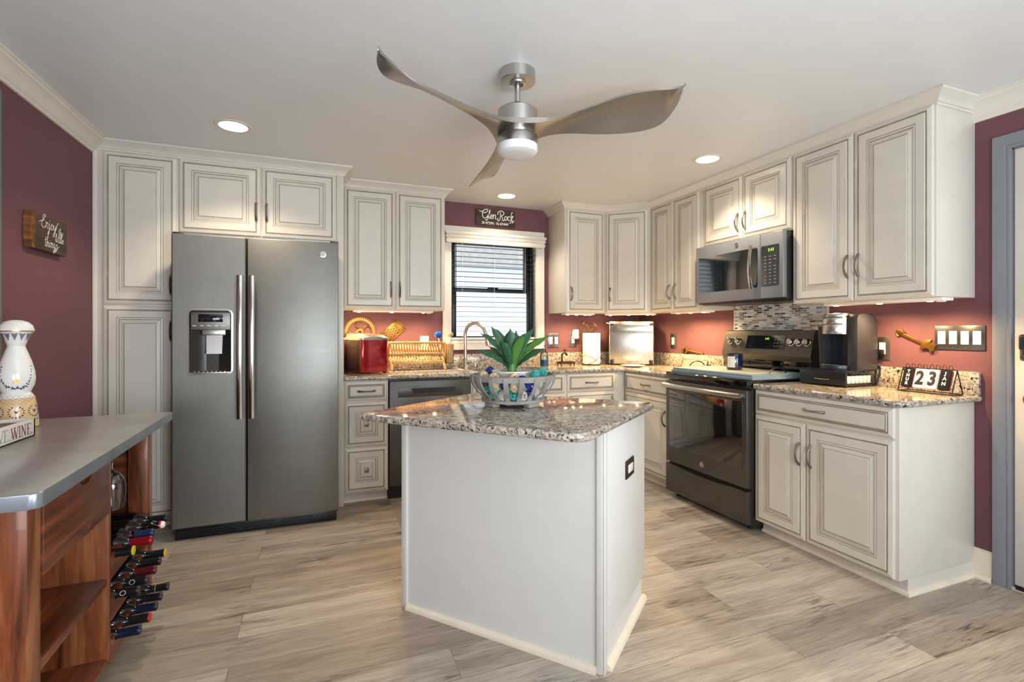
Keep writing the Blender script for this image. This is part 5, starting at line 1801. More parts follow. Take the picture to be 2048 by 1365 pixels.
mb = MB(); mb.box((0.035, -0.03, 0.0255), (0.135, 0.06, 0.0285), 0.001); mb.build('drip_grate', 'polished_steel', cm)

pc = thing('power_plug', 'black plug and cord in the chrome outlet behind the coffee maker', 'power cord', SRT(1.880, 1.095))
mb = MB(); mb.box((-0.018, -0.014, 0.009), (0.018, 0.014, 0.034), 0.004); mb.build('plug', 'black_plastic', pc)
mb = MB(); mb.tube(spline([(-0.006, -0.01, 0.028), (-0.014, -0.05, 0.032), (-0.010, -0.075, 0.03), (0.006, -0.09, 0.03), (0.008, -0.12, 0.04), (-0.004, -0.19, 0.045)], 5), 0.0045, 8); mb.build('cord', 'black_plastic', pc)

# brass wrench on the wall
wr = thing('wrench_hook', 'brass adjustable wrench ornament on the wall left of the four gang switch', 'wall ornament', frame((XR - 0.0005, 1.800, 1.208), (0, -1, 0)) @ Matrix.Rotation(math.radians(-25), 4, 'Z'))
mb = MB()
mb.prism([(0.012, 0.006), (0.03, 0.012), (0.15, 0.006), (0.15, -0.009), (0.03, -0.008), (0.018, -0.008)], 0.002, 0.010, bev=0.002); mb.build('shank', 'old_brass', wr)
mb = MB()
mb.prism([(-0.012, 0.018), (0.0, 0.012), (0.006, 0.0), (0.022, -0.006), (0.034, 0.0), (0.04, 0.018), (0.02, 0.024), (0.012, -0.0), (0.0, 0.0)][::1][0:7], 0.002, 0.012, bev=0.002)
mb.tube([(0.016 + 0.016 * math.cos(a), 0.002 + 0.016 * math.sin(a), 0.007) for a in [0.6 + 4.4 * k / 12 for k in range(13)]], 0.005, 8)
mb.build('open_end', 'old_brass', wr)
mb = MB()
mb.prism([(0.14, 0.010), (0.158, 0.034), (0.175, 0.036), (0.170, 0.020), (0.182, 0.014), (0.202, 0.022), (0.206, -0.012), (0.190, -0.030), (0.186, -0.012), (0.165, -0.012), (0.158, -0.03), (0.146, -0.034), (0.138, -0.014)], 0.002, 0.014, bev=0.002)
mb.build('jaw_head', 'old_brass', wr)

# flip calendar
CALM = place((2.858, 1.700, Z), RZ)
ca = thing('flip_calendar', 'black wire flip calendar showing Thursday 23 January by the door', 'calendar', CALM)
cw, cdp, ch = 0.240, 0.090, 0.124
mb = MB()
for xx in (0.0, cw):
    mb.tube([(xx, 0, 0.004), (xx, cdp / 2, ch), (xx, cdp, 0.004)], 0.003, 8)
    mb.tube([(xx, 0, 0.004), (xx, cdp, 0.004)], 0.003, 8)
for yy in (0.0, cdp):
    mb.tube([(0, yy, 0.004), (cw, yy, 0.004)], 0.003, 8)
mb.tube([(0, cdp / 2, ch), (cw, cdp / 2, ch)], 0.003, 8)
mb.build('stand', 'black_plastic', ca)
lean = math.atan2(cdp / 2, ch)
pages = [(0.036, 0.046, 'foil_black', 'T\nH\nU\nR', 'ink_white', 0.0215), (0.092, 0.049, 'label_white', '2', 'ink_black', 0.098), (0.147, 0.049, 'label_white', '3', 'ink_black', 0.098), (0.200, 0.046, 'foil_black', 'J\nA\nN', 'ink_white', 0.0235)]
for (xc, w_, pm, tx, tm, ts) in pages:
    PF = frame((xc, cdp / 2 - 0.004, ch - 0.004), (1, 0, 0), (0, math.sin(lean), math.cos(lean)))
    mb = MB(PF); mb.prism(rrect(-w_ / 2, w_ / 2, -0.100, 0.0, 0.004), 0.0, 0.006)
    pg = mb.build('page', pm, ca)
    mb = MB(PF @ Matrix.Translation((0, 0, -0.0025))); mb.prism(rrect(-w_ / 2 + 0.001, w_ / 2 + 0.003, -0.102, -0.001, 0.004), -0.006, 0.002); mb.build('under_pages', 'ink_wine' if pm == 'foil_black' else 'label_white', pg)
    if '\n' in tx:
        L = tx.split('\n')
        for i, chh in enumerate(L):
            text(chh, ts, 'letter', tm, pg, PF @ Matrix.Translation((0, -0.0175 - i * (0.0215 if len(L) == 4 else 0.0265), 0.0062)), 0.0003, 0.0007)
    else:
        text(tx, ts, 'numeral', tm, pg, PF @ Matrix.Translation((0, -0.052, 0.0062)), 0.0003, 0.0042, 0.76)
for xc in (0.022, 0.050, 0.078, 0.104, 0.134, 0.160, 0.188, 0.214):
    mb = MB(Matrix.Translation((xc, cdp / 2, ch)) @ Matrix.Rotation(math.radians(58), 4, 'Z') @ Matrix.Translation((-xc, -cdp / 2, -ch))); mb.tube([(xc, cdp / 2 + 0.015 * math.cos(a), ch + 0.007 + 0.015 * math.sin(a)) for a in [2 * PI * k / 18 for k in range(18)]], 0.0016, 6, closed=True); mb.build('ring', 'black_plastic', ca)

# ================================================================ planter on the island
IZ = H + 0.0315
BX, BY = 0.80, 2.055
bo = thing('slatted_bowl', 'round grey wooden slatted bowl standing on the island', 'bowl', (BX, BY, IZ))
mb = MB(); mb.lathe([(0.176, 0.112), (0.187, 0.112), (0.189, 0.134), (0.178, 0.136), (0.176, 0.112)], 56); mb.build('rim', 'aged_wood', bo)
mb = MB(); mb.lathe([(0, 0.016), (0.132, 0.016), (0.140, 0.018), (0.140, 0.030), (0.128, 0.032), (0, 0.028)], 48); mb.build('base_disc', 'aged_wood', bo)
for k in range(4):
    a = 2 * PI * k / 4 + 0.35
    mb = MB(Matrix.Rotation(a, 4, 'Z')); mb.box((0.10, -0.03, 0), (0.137, 0.03, 0.017), 0.003); mb.build('foot', 'aged_wood', bo)
NS = 18
sp_ = [(0.130, 0.018), (0.130, 0.030), (0.138, 0.046), (0.158, 0.064), (0.175, 0.088), (0.1845, 0.110), (0.1865, 0.130)]
for k in range(NS):
    a = 2 * PI * k / NS
    tw = 0.10
    mb = MB()
    cen_ = spline([(r * math.cos(a + tw * (1 - i / 5) * 0), r * math.sin(a), z) for i, (r, z) in enumerate(sp_)], 3)
    rad, tan = V(math.cos(a), math.sin(a), 0), V(-math.sin(a), math.cos(a), 0)
    vs = []
    for p in cen_:
        for (q, r_) in ((-0.0105, 0.0), (0.0105, 0.0), (0.0105, 0.006), (-0.0105, 0.006)):
            vs.append(p + tan * q + rad * r_)
    m_ = len(cen_)
    fs = [(i * 4 + j, i * 4 + (j + 1) % 4, i * 4 + 4 + (j + 1) % 4, i * 4 + 4 + j) for i in range(m_ - 1) for j in range(4)] + [(0, 1, 2, 3), (4 * m_ - 1, 4 * m_ - 2, 4 * m_ - 3, 4 * m_ - 4)]
    mb.poly(vs, fs); mb.build('slat', 'aged_wood', bo, smooth=40)

pn = thing('potted_plant', 'green strap leaved plant in a white pot inside the slatted bowl', 'potted plant', (BX, BY + 0.01, IZ + 0.0325))
mb = MB(); mb.lathe([(0, 0), (0.062, 0), (0.066, 0.004), (0.088, 0.108), (0.092, 0.112), (0.092, 0.118), (0.086, 0.118), (0.080, 0.100), (0, 0.098)], 44); mb.build('pot', 'pot_white', pn)
mb = MB(); mb.lathe([(0, 0.104), (0.04, 0.106), (0.0815, 0.101)], 30); mb.build('soil', 'soil', pn)
RGT, FWD = V(0.932, -0.361, 0), V(0.361, 0.932, 0)
z0p = 0.098
leaves = [(-0.094, 0.205, 0.02, 0.056, 'd', 1.0), (-0.142, 0.178, -0.01, 0.044, 'd', 1.1), (-0.008, 0.195, -0.03, 0.060, 'd', 0.9), (0.098, 0.196, 0.03, 0.058, 'd', 1.0),
          (0.170, 0.164, 0.00, 0.048, 'l', 1.15), (0.150, 0.110, -0.02, 0.040, 'd', 1.2), (-0.165, 0.106, 0.0, 0.036, 'd', 1.25), (0.050, 0.165, -0.06, 0.05, 'l', 1.0),
          (-0.050, 0.150, -0.07, 0.046, 'd', 1.0), (0.02, 0.185, 0.07, 0.05, 'd', 1.0), (-0.06, 0.17, 0.09, 0.05, 'd', 1.0), (0.10, 0.14, 0.09, 0.046, 'l', 1.1), (-0.11, 0.12, 0.08, 0.044, 'd', 1.1)]
for i, (dx, dz, df_, w_, kd, cv_) in enumerate(leaves):
    d = RGT * dx + FWD * df_
    hd_ = d.normalized() if d.length > 0.02 else RGT
    side = V(-hd_.y, hd_.x, 0)
    if abs(dx) < 0.12:
        side = (RGT * 0.9 + side * 0.35).normalized() if side.dot(RGT) >= 0 else (RGT * 0.9 - side * 0.35).normalized()
    if abs(dx) >= 0.12:
        side = (V(-hd_.y, hd_.x, 0) * (0.6 if dx > 0 else -0.6) + V(0, 0, 0.8)).normalized()
    mb = MB()
    n_ = 16
    vs = []
    for k in range(n_ + 1):
        t = k / n_
        out_ = t ** (1.35 * cv_)
        p = d * out_ + V(0, 0, z0p + dz * 1.06 * (t ** 0.85) * (1.0 + 0.10 * (1 - t)))
        p += hd_ * 0.012 * (1 - t)
        wk = w_ * (0.42 + 1.15 * math.sin(PI * min(1, t ** 1.5)) ** 0.8) * 0.60
        if t > 0.8: wk *= max(0.0, 1 - ((t - 0.8) / 0.2) ** 1.6)
        wk = max(wk, 0.0015)
        nrm = V(0, 0, 1) * 0.3 - hd_
        ripple = 0.003 * math.sin(k * 1.9 + i)
        for q in (-1, -0.5, 0, 0.5, 1):
            fold = -abs(q) * 0.16 * wk
            vs.append(p + side * q * wk / 1.0 * 0.5 * 1.0 - nrm.normalized() * fold + V(0, 0, ripple * abs(q)))
    fs = [(k * 5 + j, k * 5 + j + 1, k * 5 + j + 6, k * 5 + j + 5) for k in range(n_) for j in range(4)]
    mb.poly(vs, fs)
    lf = mb.build('leaf', 'leaf_green' if kd == 'd' else 'leaf_light', pn, smooth=60)
    so_ = lf.modifiers.new('thickness', 'SOLIDIFY'); so_.thickness = 0.0012
mb = MB(); mb.tube([(0, 0, z0p - 0.004), (0, 0, z0p + 0.05)], [0.026, 0.016], 14); mb.build('crown', 'leaf_light', pn)

# wicker balls
def ball_mesh(mat, seed):
    rr = random.Random(seed)
    mbx = MB()
    for k in range(22):
        ax = V(rr.gauss(0, 1), rr.gauss(0, 1), rr.gauss(0, 1)).normalized()
        u_ = ax.orthogonal().normalized(); w_ = ax.cross(u_)
        r = 0.0205 + rr.uniform(-0.0012, 0.0008)
        off = rr.uniform(-0.010, 0.010)
        q = math.sqrt(max(1e-6, r * r - off * off))
        mbx.tube([ax * off + u_ * q * math.cos(t) + w_ * q * math.sin(t) for t in [2 * PI * j / 20 for j in range(20)]], 0.0011, 4, closed=True)
    return mbx.build('wicker_ball', mat)


protos = {}
# colour, distance right of / toward the camera from the bowl's centre, height, where it sits
balls = [('cream', -0.126, 0.055, 0.131, 'on top against the left rim of the bowl'), ('cream', -0.080, 0.112, 0.130, 'on top left of the white pot'),
         ('blue', -0.105, -0.070, 0.142, 'on top at the back left of the bowl'), ('teal', 0.095, 0.070, 0.138, 'on top right of the white pot'),
         ('teal', 0.132, 0.015, 0.142, 'on top against the right rim of the bowl'), ('cream', -0.072, 0.126, 0.092, 'upper row behind the slats, left of centre'),
         ('cream', 0.008, 0.142, 0.089, 'upper row behind the front slats at the centre'), ('cream', 0.004, 0.108, 0.126, 'on top directly in front of the pot'),
         ('blue', 0.074, 0.122, 0.098, 'upper row behind the slats, right of centre'), ('white', 0.126, 0.080, 0.098, 'upper row behind the slats at the far right'),
         ('blue', 0.078, 0.112, 0.058, 'lower row behind the slats, right of centre'), ('teal', 0.004, 0.124, 0.054, 'lower row behind the front slats at the centre'),
         ('white', 0.116, 0.084, 0.060, 'lower row behind the slats at the right'), ('teal', -0.084, 0.108, 0.060, 'lower row behind the slats, left of centre'),
         ('white', -0.046, 0.118, 0.051, 'lower row between the centre and left slats'), ('teal', -0.122, 0.064, 0.070, 'lower row behind the slats at the far left'),
         ('blue', -0.034, 0.132, 0.100, 'upper row just left of the centre slat'), ('brown', -0.120, 0.064, 0.106, 'upper row behind the far left slats'),
         ('white', 0.046, 0.120, 0.051, 'lower row just right of the centre'), ('blue', 0.040, 0.118, 0.118, 'on top in front of the pot, right of the cream one')]
for i, (colr, rx, fw, z, where) in enumerate(balls):
    p = (RGT * rx - FWD * fw) * (0.93 if z < 0.075 else 1.0)
    if colr not in protos:
        b_ = ball_mesh('wicker_' + colr, 11 + i); protos[colr] = b_
    else:
        b_ = protos[colr].copy(); C.objects.link(b_)
    b_.matrix_world = Matrix.Translation((BX + p.x, BY + p.y, IZ + z)) @ Matrix.Rotation(i * 1.3, 4, 'Z') @ Matrix.Rotation(i * 0.7, 4, 'X')
    tag(b_, '%s wicker ball, %s' % (colr, where), 'wicker ball', 'wicker balls in the slatted bowl')

# ================================================================ bar cabinet with metal top
BTOP = 0.84
bx0, bx1, by0, by1 = XL + 0.006, -0.604, 1.450, 2.700
rot = math.radians(1.79)
BR = place((bx1, by0, 0), rot)
# local frame: x = 0 at the right edge of the top (negative toward the wall), y = 0 at the near edge
tw_ = -0.60
tl = by1 - by0
bc = thing('bar_cabinet', 'reddish wooden bar cabinet with wine rack and grey metal top', 'bar cabinet', BR)
mb = MB()
top = round_poly([V(0.0, 0.0), V(0.0, tl), V(tw_ + 0.0, tl), V(tw_, 0.0)], [0.022, 0.004, 0.004, 0.004])
mb.prism([(p.x, p.y) for p in top], BTOP - 0.036, BTOP, bev=0.003); 
for f_ in mb.bm.faces:
    f_.normal_update()
    if abs(f_.normal.z) < 0.5: f_.material_index = 1
tp = mb.build('metal_top', ['zinc', 'zinc_edge'], bc)
FXc = -0.048     # right face of the posts
TB = BTOP - 0.0365
LZ = 0.075
PS = 0.068
yN, yF = 0.065, tl - 0.13      # near side of the near post, far side of the far post
xW = tw_ + 0.03
posts = [(FXc - PS, yN), (FXc - PS, yF - PS), (xW, yN), (xW, yF - PS)]
for (px_, py_) in posts:
    mb = MB(); mb.box((px_, py_, LZ), (px_ + PS, py_ + PS, TB), 0.003); mb.build('corner_post', 'acacia_z', bc)
for (px_, py_) in posts:
    mb = MB(); mb.box((px_ + 0.008, py_ + 0.008, 0.0), (px_ + PS - 0.008, py_ + PS - 0.008, LZ), 0.003); mb.build('foot', 'acacia_z', bc)
yD = 0.60                      # divider
mb = MB(); mb.box((xW + 0.01, yD, LZ + 0.02), (FXc, yD + 0.022, TB), 0.001); mb.build('divider', 'acacia_z', bc)
mb = MB(); mb.box((xW + PS, yN + 0.012, LZ + 0.015), (FXc - PS, yN + 0.03, TB - 0.002)); mb.build('near_side_panel', 'acacia_x', bc)
for zz in (0.27, 0.52):
    mb = MB(); mb.box((xW + PS, yN - 0.0, zz), (FXc - PS, yN + 0.014, zz + 0.05), 0.002); mb.build('rail', 'acacia_x', bc)
mb = MB(); mb.box((xW + PS, yF - 0.03, LZ + 0.015), (FXc - PS, yF - 0.012, TB - 0.002)); mb.build('far_side_panel', 'acacia_x', bc)
mb = MB(); mb.box((xW, yN + PS, LZ + 0.015), (xW + 0.018, yF - PS, TB - 0.002)); mb.build('wall_panel', 'acacia_y', bc)
mb = MB(); mb.box((xW + 0.01, yN + 0.02, LZ + 0.005), (FXc - 0.004, yF - 0.02, LZ + 0.03), 0.002); mb.build('bottom_shelf', 'acacia_y', bc)
mb = MB(); mb.box((xW + 0.02, yN + PS, 0.355), (FXc - 0.004, yD, 0.377), 0.002); mb.build('shelf', 'acacia_y', bc)
mb = MB()
yd0, yd1 = yN + PS + 0.006, yD - 0.003
hc = (yd0 + yd1) / 2 + 0.03
dpoly = [(yd0, 0.598), (yd1, 0.598), (yd1, 0.782), (hc + 0.05, 0.782)] + [(hc + 0.05 * math.cos(a), 0.782 - 0.030 * math.sin(a)) for a in [PI * k / 10 for k in range(1, 10)]] + [(hc - 0.05, 0.782), (yd0, 0.782)]
mb.xf = Matrix(((0, 0, 1, 0), (1, 0, 0, 0), (0, 1, 0, 0), (0, 0, 0, 1)))
mb.prism(dpoly, FXc - 0.022, FXc + 0.004, bev=0.002); mb.xf = None
dwr = mb.build('drawer_front', 'acacia_y', bc)
mb = MB(); mb.box((xW + 0.05, yd0, 0.60), (FXc - 0.022, yd1, 0.612)); mb.box((xW + 0.05, yd0, 0.60), (FXc - 0.022, yd0 + 0.012, 0.76)); mb.box((xW + 0.05, yd1 - 0.012, 0.60), (FXc - 0.022, yd1, 0.76)); mb.build('drawer_box', 'maple', dwr)
mb = MB(); mb.box((FXc - 0.03, yd0, 0.784), (FXc - 0.001, yd1, TB), 0.001); mb.build('top_rail', 'light_wood_strip', bc)
# stemware rails under the top, running into the cabinet
for k in range(4):
    y = yD + 0.055 + 0.088 * k
    mb = MB(); mb.box((xW + 0.05, y - 0.024, TB - 0.024), (FXc - 0.01, y + 0.024, TB - 0.016), 0.001); mb.box((xW + 0.05, y - 0.008, TB - 0.018), (FXc - 0.01, y + 0.008, TB), 0.001)
    mb.build('glass_rail', 'acacia_x', bc)
mb = MB(); mb.box((xW + 0.02, yD + 0.022, 0.505), (FXc - 0.10, yF - PS, 0.512)); mb.build('rack_top_board', 'acacia_y', bc)

# wine rack rails with notches, one pair for each row
iv = BR.inverted()
cols = [2.125 + 0.08 * i for i in range(5)]
rowz = [0.425, 0.280, 0.137]
for zc in rowz:
    for xx, deep in ((FXc - 0.022, 0.0), (FXc - 0.34, 0.004)):
        y0_, y1_ = yD + 0.022, yF - 0.03
        th_ = 0.020 if deep == 0 else 0.004
        poly = [(y0_, zc - 0.062), (y1_, zc - 0.062), (y1_, zc + th_)]
        for Yc in reversed(cols):
            yl = (iv @ V(-0.66, Yc, 0)).y
            r_ = 0.0185 if deep == 0 else 0.0385
            cz = zc + 0.0075
            poly.append((yl + r_ + 0.002, zc + th_))
            for k in range(9):
                a = PI * k / 8
                poly.append((yl + r_ * math.cos(a), cz - r_ * math.sin(a)))
            poly.append((yl - r_ - 0.002, zc + th_))
        poly.append((y0_, zc + th_))
        mb = MB(); mb.xf = Matrix(((0, 0, 1, 0), (1, 0, 0, 0), (0, 1, 0, 0), (0, 0, 0, 1)))
        mb.prism(poly, xx, xx + 0.022); mb.xf = None
        mb.build('bottle_rail', 'acacia_y', bc)

# ---- the bottles: foil / end colour / glass, x of the cap end
def bottle(label, capx, y, z, foil, endm, glass, kind='foil', foil_len=0.075, group='wine bottles in the rack'):
    t = thing('wine_bottle', label, 'bottle', Matrix.Translation((capx, y, z)) @ Matrix.Rotation(rot, 4, 'Z'), group)
    # lies along local x, cap end at x = 0, body toward -x
    prof = [(0.0, -0.300), (0.030, -0.300), (0.0365, -0.294), (0.0365, -0.118), (0.034, -0.104), (0.024, -0.088), (0.0165, -0.076), (0.0145, -0.062), (0.0138, -0.004), (0.0, -0.004)]
    mbx = MB(); mbx.lathe(prof, 28, axis='x'); bd_ = mbx.build('glass_body', glass, t)
    if kind == 'swing':
        mbx = MB(); mbx.lathe([(0, 0.012), (0.010, 0.010), (0.0135, 0.004), (0.0135, -0.006), (0, -0.006)], 20, axis='x'); st = mbx.build('stopper', 'white_ceramic', t)
        mbx = MB(); mbx.lathe([(0.0138, -0.002), (0.0155, -0.003), (0.0155, -0.008), (0.0138, -0.009)], 20, axis='x'); mbx.build('gasket', 'foil_red_end', st)
        mbx = MB()
        for s_ in (-1, 1):
            mbx.tube(spline([(0.006, s_ * 0.014, 0.0), (-0.012, s_ * 0.017, 0.004), (-0.034, s_ * 0.016, 0.014), (-0.048, s_ * 0.013, 0.002), (-0.04, s_ * 0.012, -0.012)], 5), 0.0016, 6)
        mbx.tube([(-0.034, -0.016, 0.014), (-0.034, 0.016, 0.014)], 0.0016, 6)
        mbx.build('wire_clip', 'polished_steel', st)
        return t
    L = foil_len
    pf = [(0.0138, -L), (0.0150, -L), (0.0152, -0.014), (0.0160, -0.012), (0.0160, -0.003), (0.0150, 0.0), (0.0, 0.0)]
    mbx = MB(); mbx.lathe(pf, 24, axis='x'); cp_ = mbx.build('capsule', foil, t)
    if endm:
        mbx = MB(); mbx.lathe([(0.0163, -0.004), (0.0163, 0.0008), (0.0, 0.0012)], 24, axis='x'); mbx.build('capsule_end', endm, cp_)
    if kind == 'banded':
        mbx = MB(); mbx.lathe([(0.0153, -L + 0.012), (0.0156, -L + 0.012), (0.0156, -L + 0.016), (0.0153, -L + 0.016)], 24, axis='x'); mbx.build('gold_band', 'gold_leaf', cp_)
    if kind == 'printed':
        mbx = MB()
        rr = random.Random(2)
        for q in range(12):
            a = -0.4 + rr.uniform(-0.7, 0.7) - PI / 2 + 0.2
            x_ = -0.045 + rr.uniform(-0.013, 0.013)
            mbx.box((x_ - 0.002, 0.0153 * math.cos(a) - 0.0012, 0.0153 * math.sin(a) - 0.0012), (x_ + 0.002, 0.0153 * math.cos(a) + 0.0012, 0.0153 * math.sin(a) + 0.0012))
        mbx.build('print', 'ink_white', cp_)
    if kind == 'ringed':
        mbx = MB()
        mbx.tube([(-0.045 + 0.008 * math.cos(a), -0.0152 * math.cos(0.3 + 0.008 * math.sin(a) / 0.0152), 0.0152 * math.sin(0.3 + 0.008 * math.sin(a) / 0.0152)) for a in [2 * PI * k / 20 for k in range(20)]], 0.0007, 5, closed=True)
        mbx.build('print', 'ink_white', cp_)
    return t


rows = ['top rack row', 'middle rack row', 'bottom rack row']
colw = ['beside the divider', 'second from divider', 'middle place', 'second from far post', 'beside the far post']
spec = {(0, 0): (-0.622, 'foil_black', 'foil_yellow', 'bottle_glass', '', 'black capsule with yellow end', 0.07), (0, 1): (-0.589, 'foil_red', None, 'bottle_glass', '', 'bright red capsule', 0.075),
        (0, 2): (-0.606, 'foil_blue', None, 'bottle_glass', '', 'dull blue capsule', 0.06), (0, 3): (-0.599, None, None, 'bottle_dark', 'swing', 'white swing stopper and wire clip', 0.06),
        (0, 4): (-0.600, 'foil_black', None, 'bottle_glass', '', 'plain black capsule', 0.06), (1, 0): (-0.606, 'foil_black', None, 'bottle_glass', 'ringed', 'black capsule with fine rings', 0.085),
        (1, 1): (-0.603, 'foil_black', None, 'bottle_glass', 'ringed', 'black capsule with round emblem', 0.07), (1, 2): (-0.598, 'foil_maroon', None, 'bottle_glass', '', 'dark maroon capsule', 0.07),
        (1, 3): (-0.603, 'foil_black', None, 'bottle_glass', '', 'plain black capsule', 0.065), (1, 4): (-0.606, 'foil_black', 'foil_yellow', 'bottle_glass', '', 'black capsule with yellow end', 0.06),
        (2, 0): (-0.602, 'foil_navy', None, 'bottle_glass', '', 'very dark navy capsule', 0.08), (2, 1): (-0.595, 'foil_black', 'foil_red_end', 'bottle_glass', '', 'black capsule with red end', 0.08),
        (2, 2): (-0.594, 'foil_navy', None, 'bottle_glass', '', 'navy blue capsule', 0.075), (2, 3): (-0.599, 'foil_black', None, 'bottle_glass', 'printed', 'black capsule with white print', 0.07),
        (2, 4): (-0.595, 'foil_black', None, 'bottle_glass', 'banded', 'black capsule with thin gold band', 0.06)}
for (r, c_), (cx_, fo, en, gl_, kd, desc, fl) in spec.items():
    bottle('wine bottle with %s, %s, %s' % (desc, rows[r], colw[c_]), cx_ , cols[c_], rowz[r] + 0.0075, fo, en, gl_, kd, fl)

# hanging glass
wg = thing('wine_glass', 'clear wine glass hanging upside down under the bar top', 'wine glass', (-0.725, 2.245, 0.0))
mb = MB()
zt = TB - 0.024
prof = [(0.034, zt - 0.001 + 0.0095), (0.034, zt + 0.011 - 0.0005), (0.006, zt + 0.0085), (0.004, zt - 0.01), (0.0038, zt - 0.075), (0.008, zt - 0.085), (0.026, zt - 0.098), (0.038, zt - 0.122), (0.042, zt - 0.15), (0.040, zt - 0.19), (0.035, zt - 0.225),
        (0.0342, zt - 0.225), (0.0392, zt - 0.19), (0.0412, zt - 0.15), (0.0372, zt - 0.123), (0.025, zt - 0.0995), (0.0, zt - 0.088)]
prof = [(0.0, zt + 0.0095), (0.032, zt + 0.0095), (0.032, zt + 0.0083)] + prof[2:]
mb.lathe(prof, 36); mb.build('glass', 'clear_glass', wg)

# ---- ceramic bottle and wooden box on the bar
cbx, cby = -1.100, 2.47
cbt = thing('ceramic_bottle', 'tall white ceramic liquor bottle with domed stopper on the bar top', 'bottle', Matrix.Translation((cbx, cby, BTOP + 0.0005)) @ Matrix.Rotation(-0.75, 4, 'Z'))
mb = MB(); mb.lathe([(0, 0), (0.060, 0.0), (0.0645, 0.004), (0.0645, 0.03), (0.0635, 0.036), (0.059, 0.08), (0.053, 0.118), (0.046, 0.130), (0.042, 0.136), (0.043, 0.142), (0.053, 0.165), (0.056, 0.19), (0.053, 0.22), (0.045, 0.255), (0.034, 0.29), (0.0265, 0.312), (0.026, 0.318), (0, 0.318)], 48,
                    mats=[1, 1, 1, 2, 1, 1, 0, 0, 0, 0, 0, 0, 0, 0, 0, 0, 0, 0]); cbo = mb.build('bottle', ['white_ceramic', 'cream_ceramic', 'light_blue_glaze'], cbt)
mb = MB(); mb.lathe([(0, 0.3175), (0.026, 0.3175), (0.030, 0.33), (0.036, 0.35), (0.045, 0.366), (0.052, 0.372), (0.052, 0.3735), (0.0525, 0.376), (0.052, 0.38), (0.048, 0.395), (0.036, 0.409), (0.018, 0.4165), (0, 0.418)], 40, mats=[0, 0, 0, 0, 0, 1, 1, 0, 0, 0, 0, 0]); mb.build('stopper', ['white_ceramic', 'gold_leaf'], cbt)


def on_lathe(rz, a, z, lift=0.0008):
    return V((rz + lift) * math.cos(a), (rz + lift) * math.sin(a), z)


def rad_at(z):
    pr_ = [(0, 0.0645), (0.03, 0.0645), (0.036, 0.0635), (0.08, 0.059), (0.118, 0.053), (0.136, 0.042), (0.142, 0.043), (0.165, 0.053), (0.19, 0.056), (0.22, 0.053), (0.255, 0.045), (0.29, 0.034), (0.312, 0.0265)]
    for (a, ra), (b, rb) in zip(pr_, pr_[1:]):
        if z <= b:
            return ra + (rb - ra) * (z - a) / (b - a)
    return 0.026


# petals on the flared stopper
mb = MB()
for k in range(12):
    a = 2 * PI * k / 12
    def cone(z): return 0.030 + (z - 0.33) / 0.036 * 0.0148
    mb.poly([on_lathe(cone(0.3655), a - 0.22, 0.3655), on_lathe(cone(0.3655), a + 0.22, 0.3655), on_lathe(cone(0.338), a, 0.338)], [(0, 1, 2)])
mb.build('petal_marks', 'zinc_edge', cbt)
# painted decoration: agave sprig, blue garland, wreaths, net
fa0 = math.atan2(-1.0, 0.44) + 0.75
mb = MB()
for k, (da, l) in enumerate(((-0.9, 0.012), (-0.45, 0.018), (0.0, 0.024), (0.4, 0.017), (0.85, 0.012), (1.2, 0.010), (-1.2, 0.010))):
    zb = 0.178
    mb.tube([on_lathe(rad_at(zb), fa0, zb), on_lathe(rad_at(zb + l * math.cos(da)), fa0 + l * math.sin(da) / 0.055, zb + l * math.cos(da))], [0.0018, 0.0004], 6)
mb.build('agave_mark', 'gold_leaf', cbo)
mb = MB()
rr = random.Random(8)
for k in range(46):
    t = k / 45
    a = fa0 + (t - 0.5) * 1.9
    z = 0.157 + 0.085 * (2 * t - 1) ** 4 + rr.uniform(-0.004, 0.004)
    p = on_lathe(rad_at(z), a, z)
    q = on_lathe(rad_at(z + 0.004), a + rr.uniform(-0.09, 0.09), z + rr.uniform(-0.006, 0.006))
    mb.tube([p, q], [0.0022, 0.0012], 5)
for wa in (-0.95, 0.0, 0.95):
    for k in range(13):
        b = -2.6 + 5.2 * k / 12 - PI / 2
        z = 0.066 + 0.018 * math.sin(b); a = fa0 + wa + 0.32 * math.cos(b)
        z2 = 0.066 + 0.024 * math.sin(b); a2 = fa0 + wa + 0.40 * math.cos(b)
        mb.tube([on_lathe(rad_at(z), a, z), on_lathe(rad_at(z2), a2, z2)], [0.0022, 0.0012], 5)
    for da in (-0.12, 0, 0.12):
        mb.tube([on_lathe(rad_at(0.062), fa0 + wa, 0.062), on_lathe(rad_at(0.072), fa0 + wa + da, 0.072)], [0.0018, 0.0006], 5)
mb.build('blue_decoration', 'blue_glaze', cbo)
mb = MB()
for k in range(9):
    for s_ in (-1, 1):
        pts = []
        for q in range(15):
            t = q / 14
            a = fa0 + s_ * (-1.3 + 0.33 * k + 1.1 * t)
            z = 0.128 - 0.042 * t
            if abs(a - fa0) < 1.15 and z > 0.09 + 0.018 * ((a - fa0) / 1.0) ** 2:
                pts.append(on_lathe(rad_at(z), a, z, 0.0003))
        if len(pts) > 1:
            mb.tube(pts, 0.0007, 4)
mb.build('net_relief', 'ink_grey', cbo)

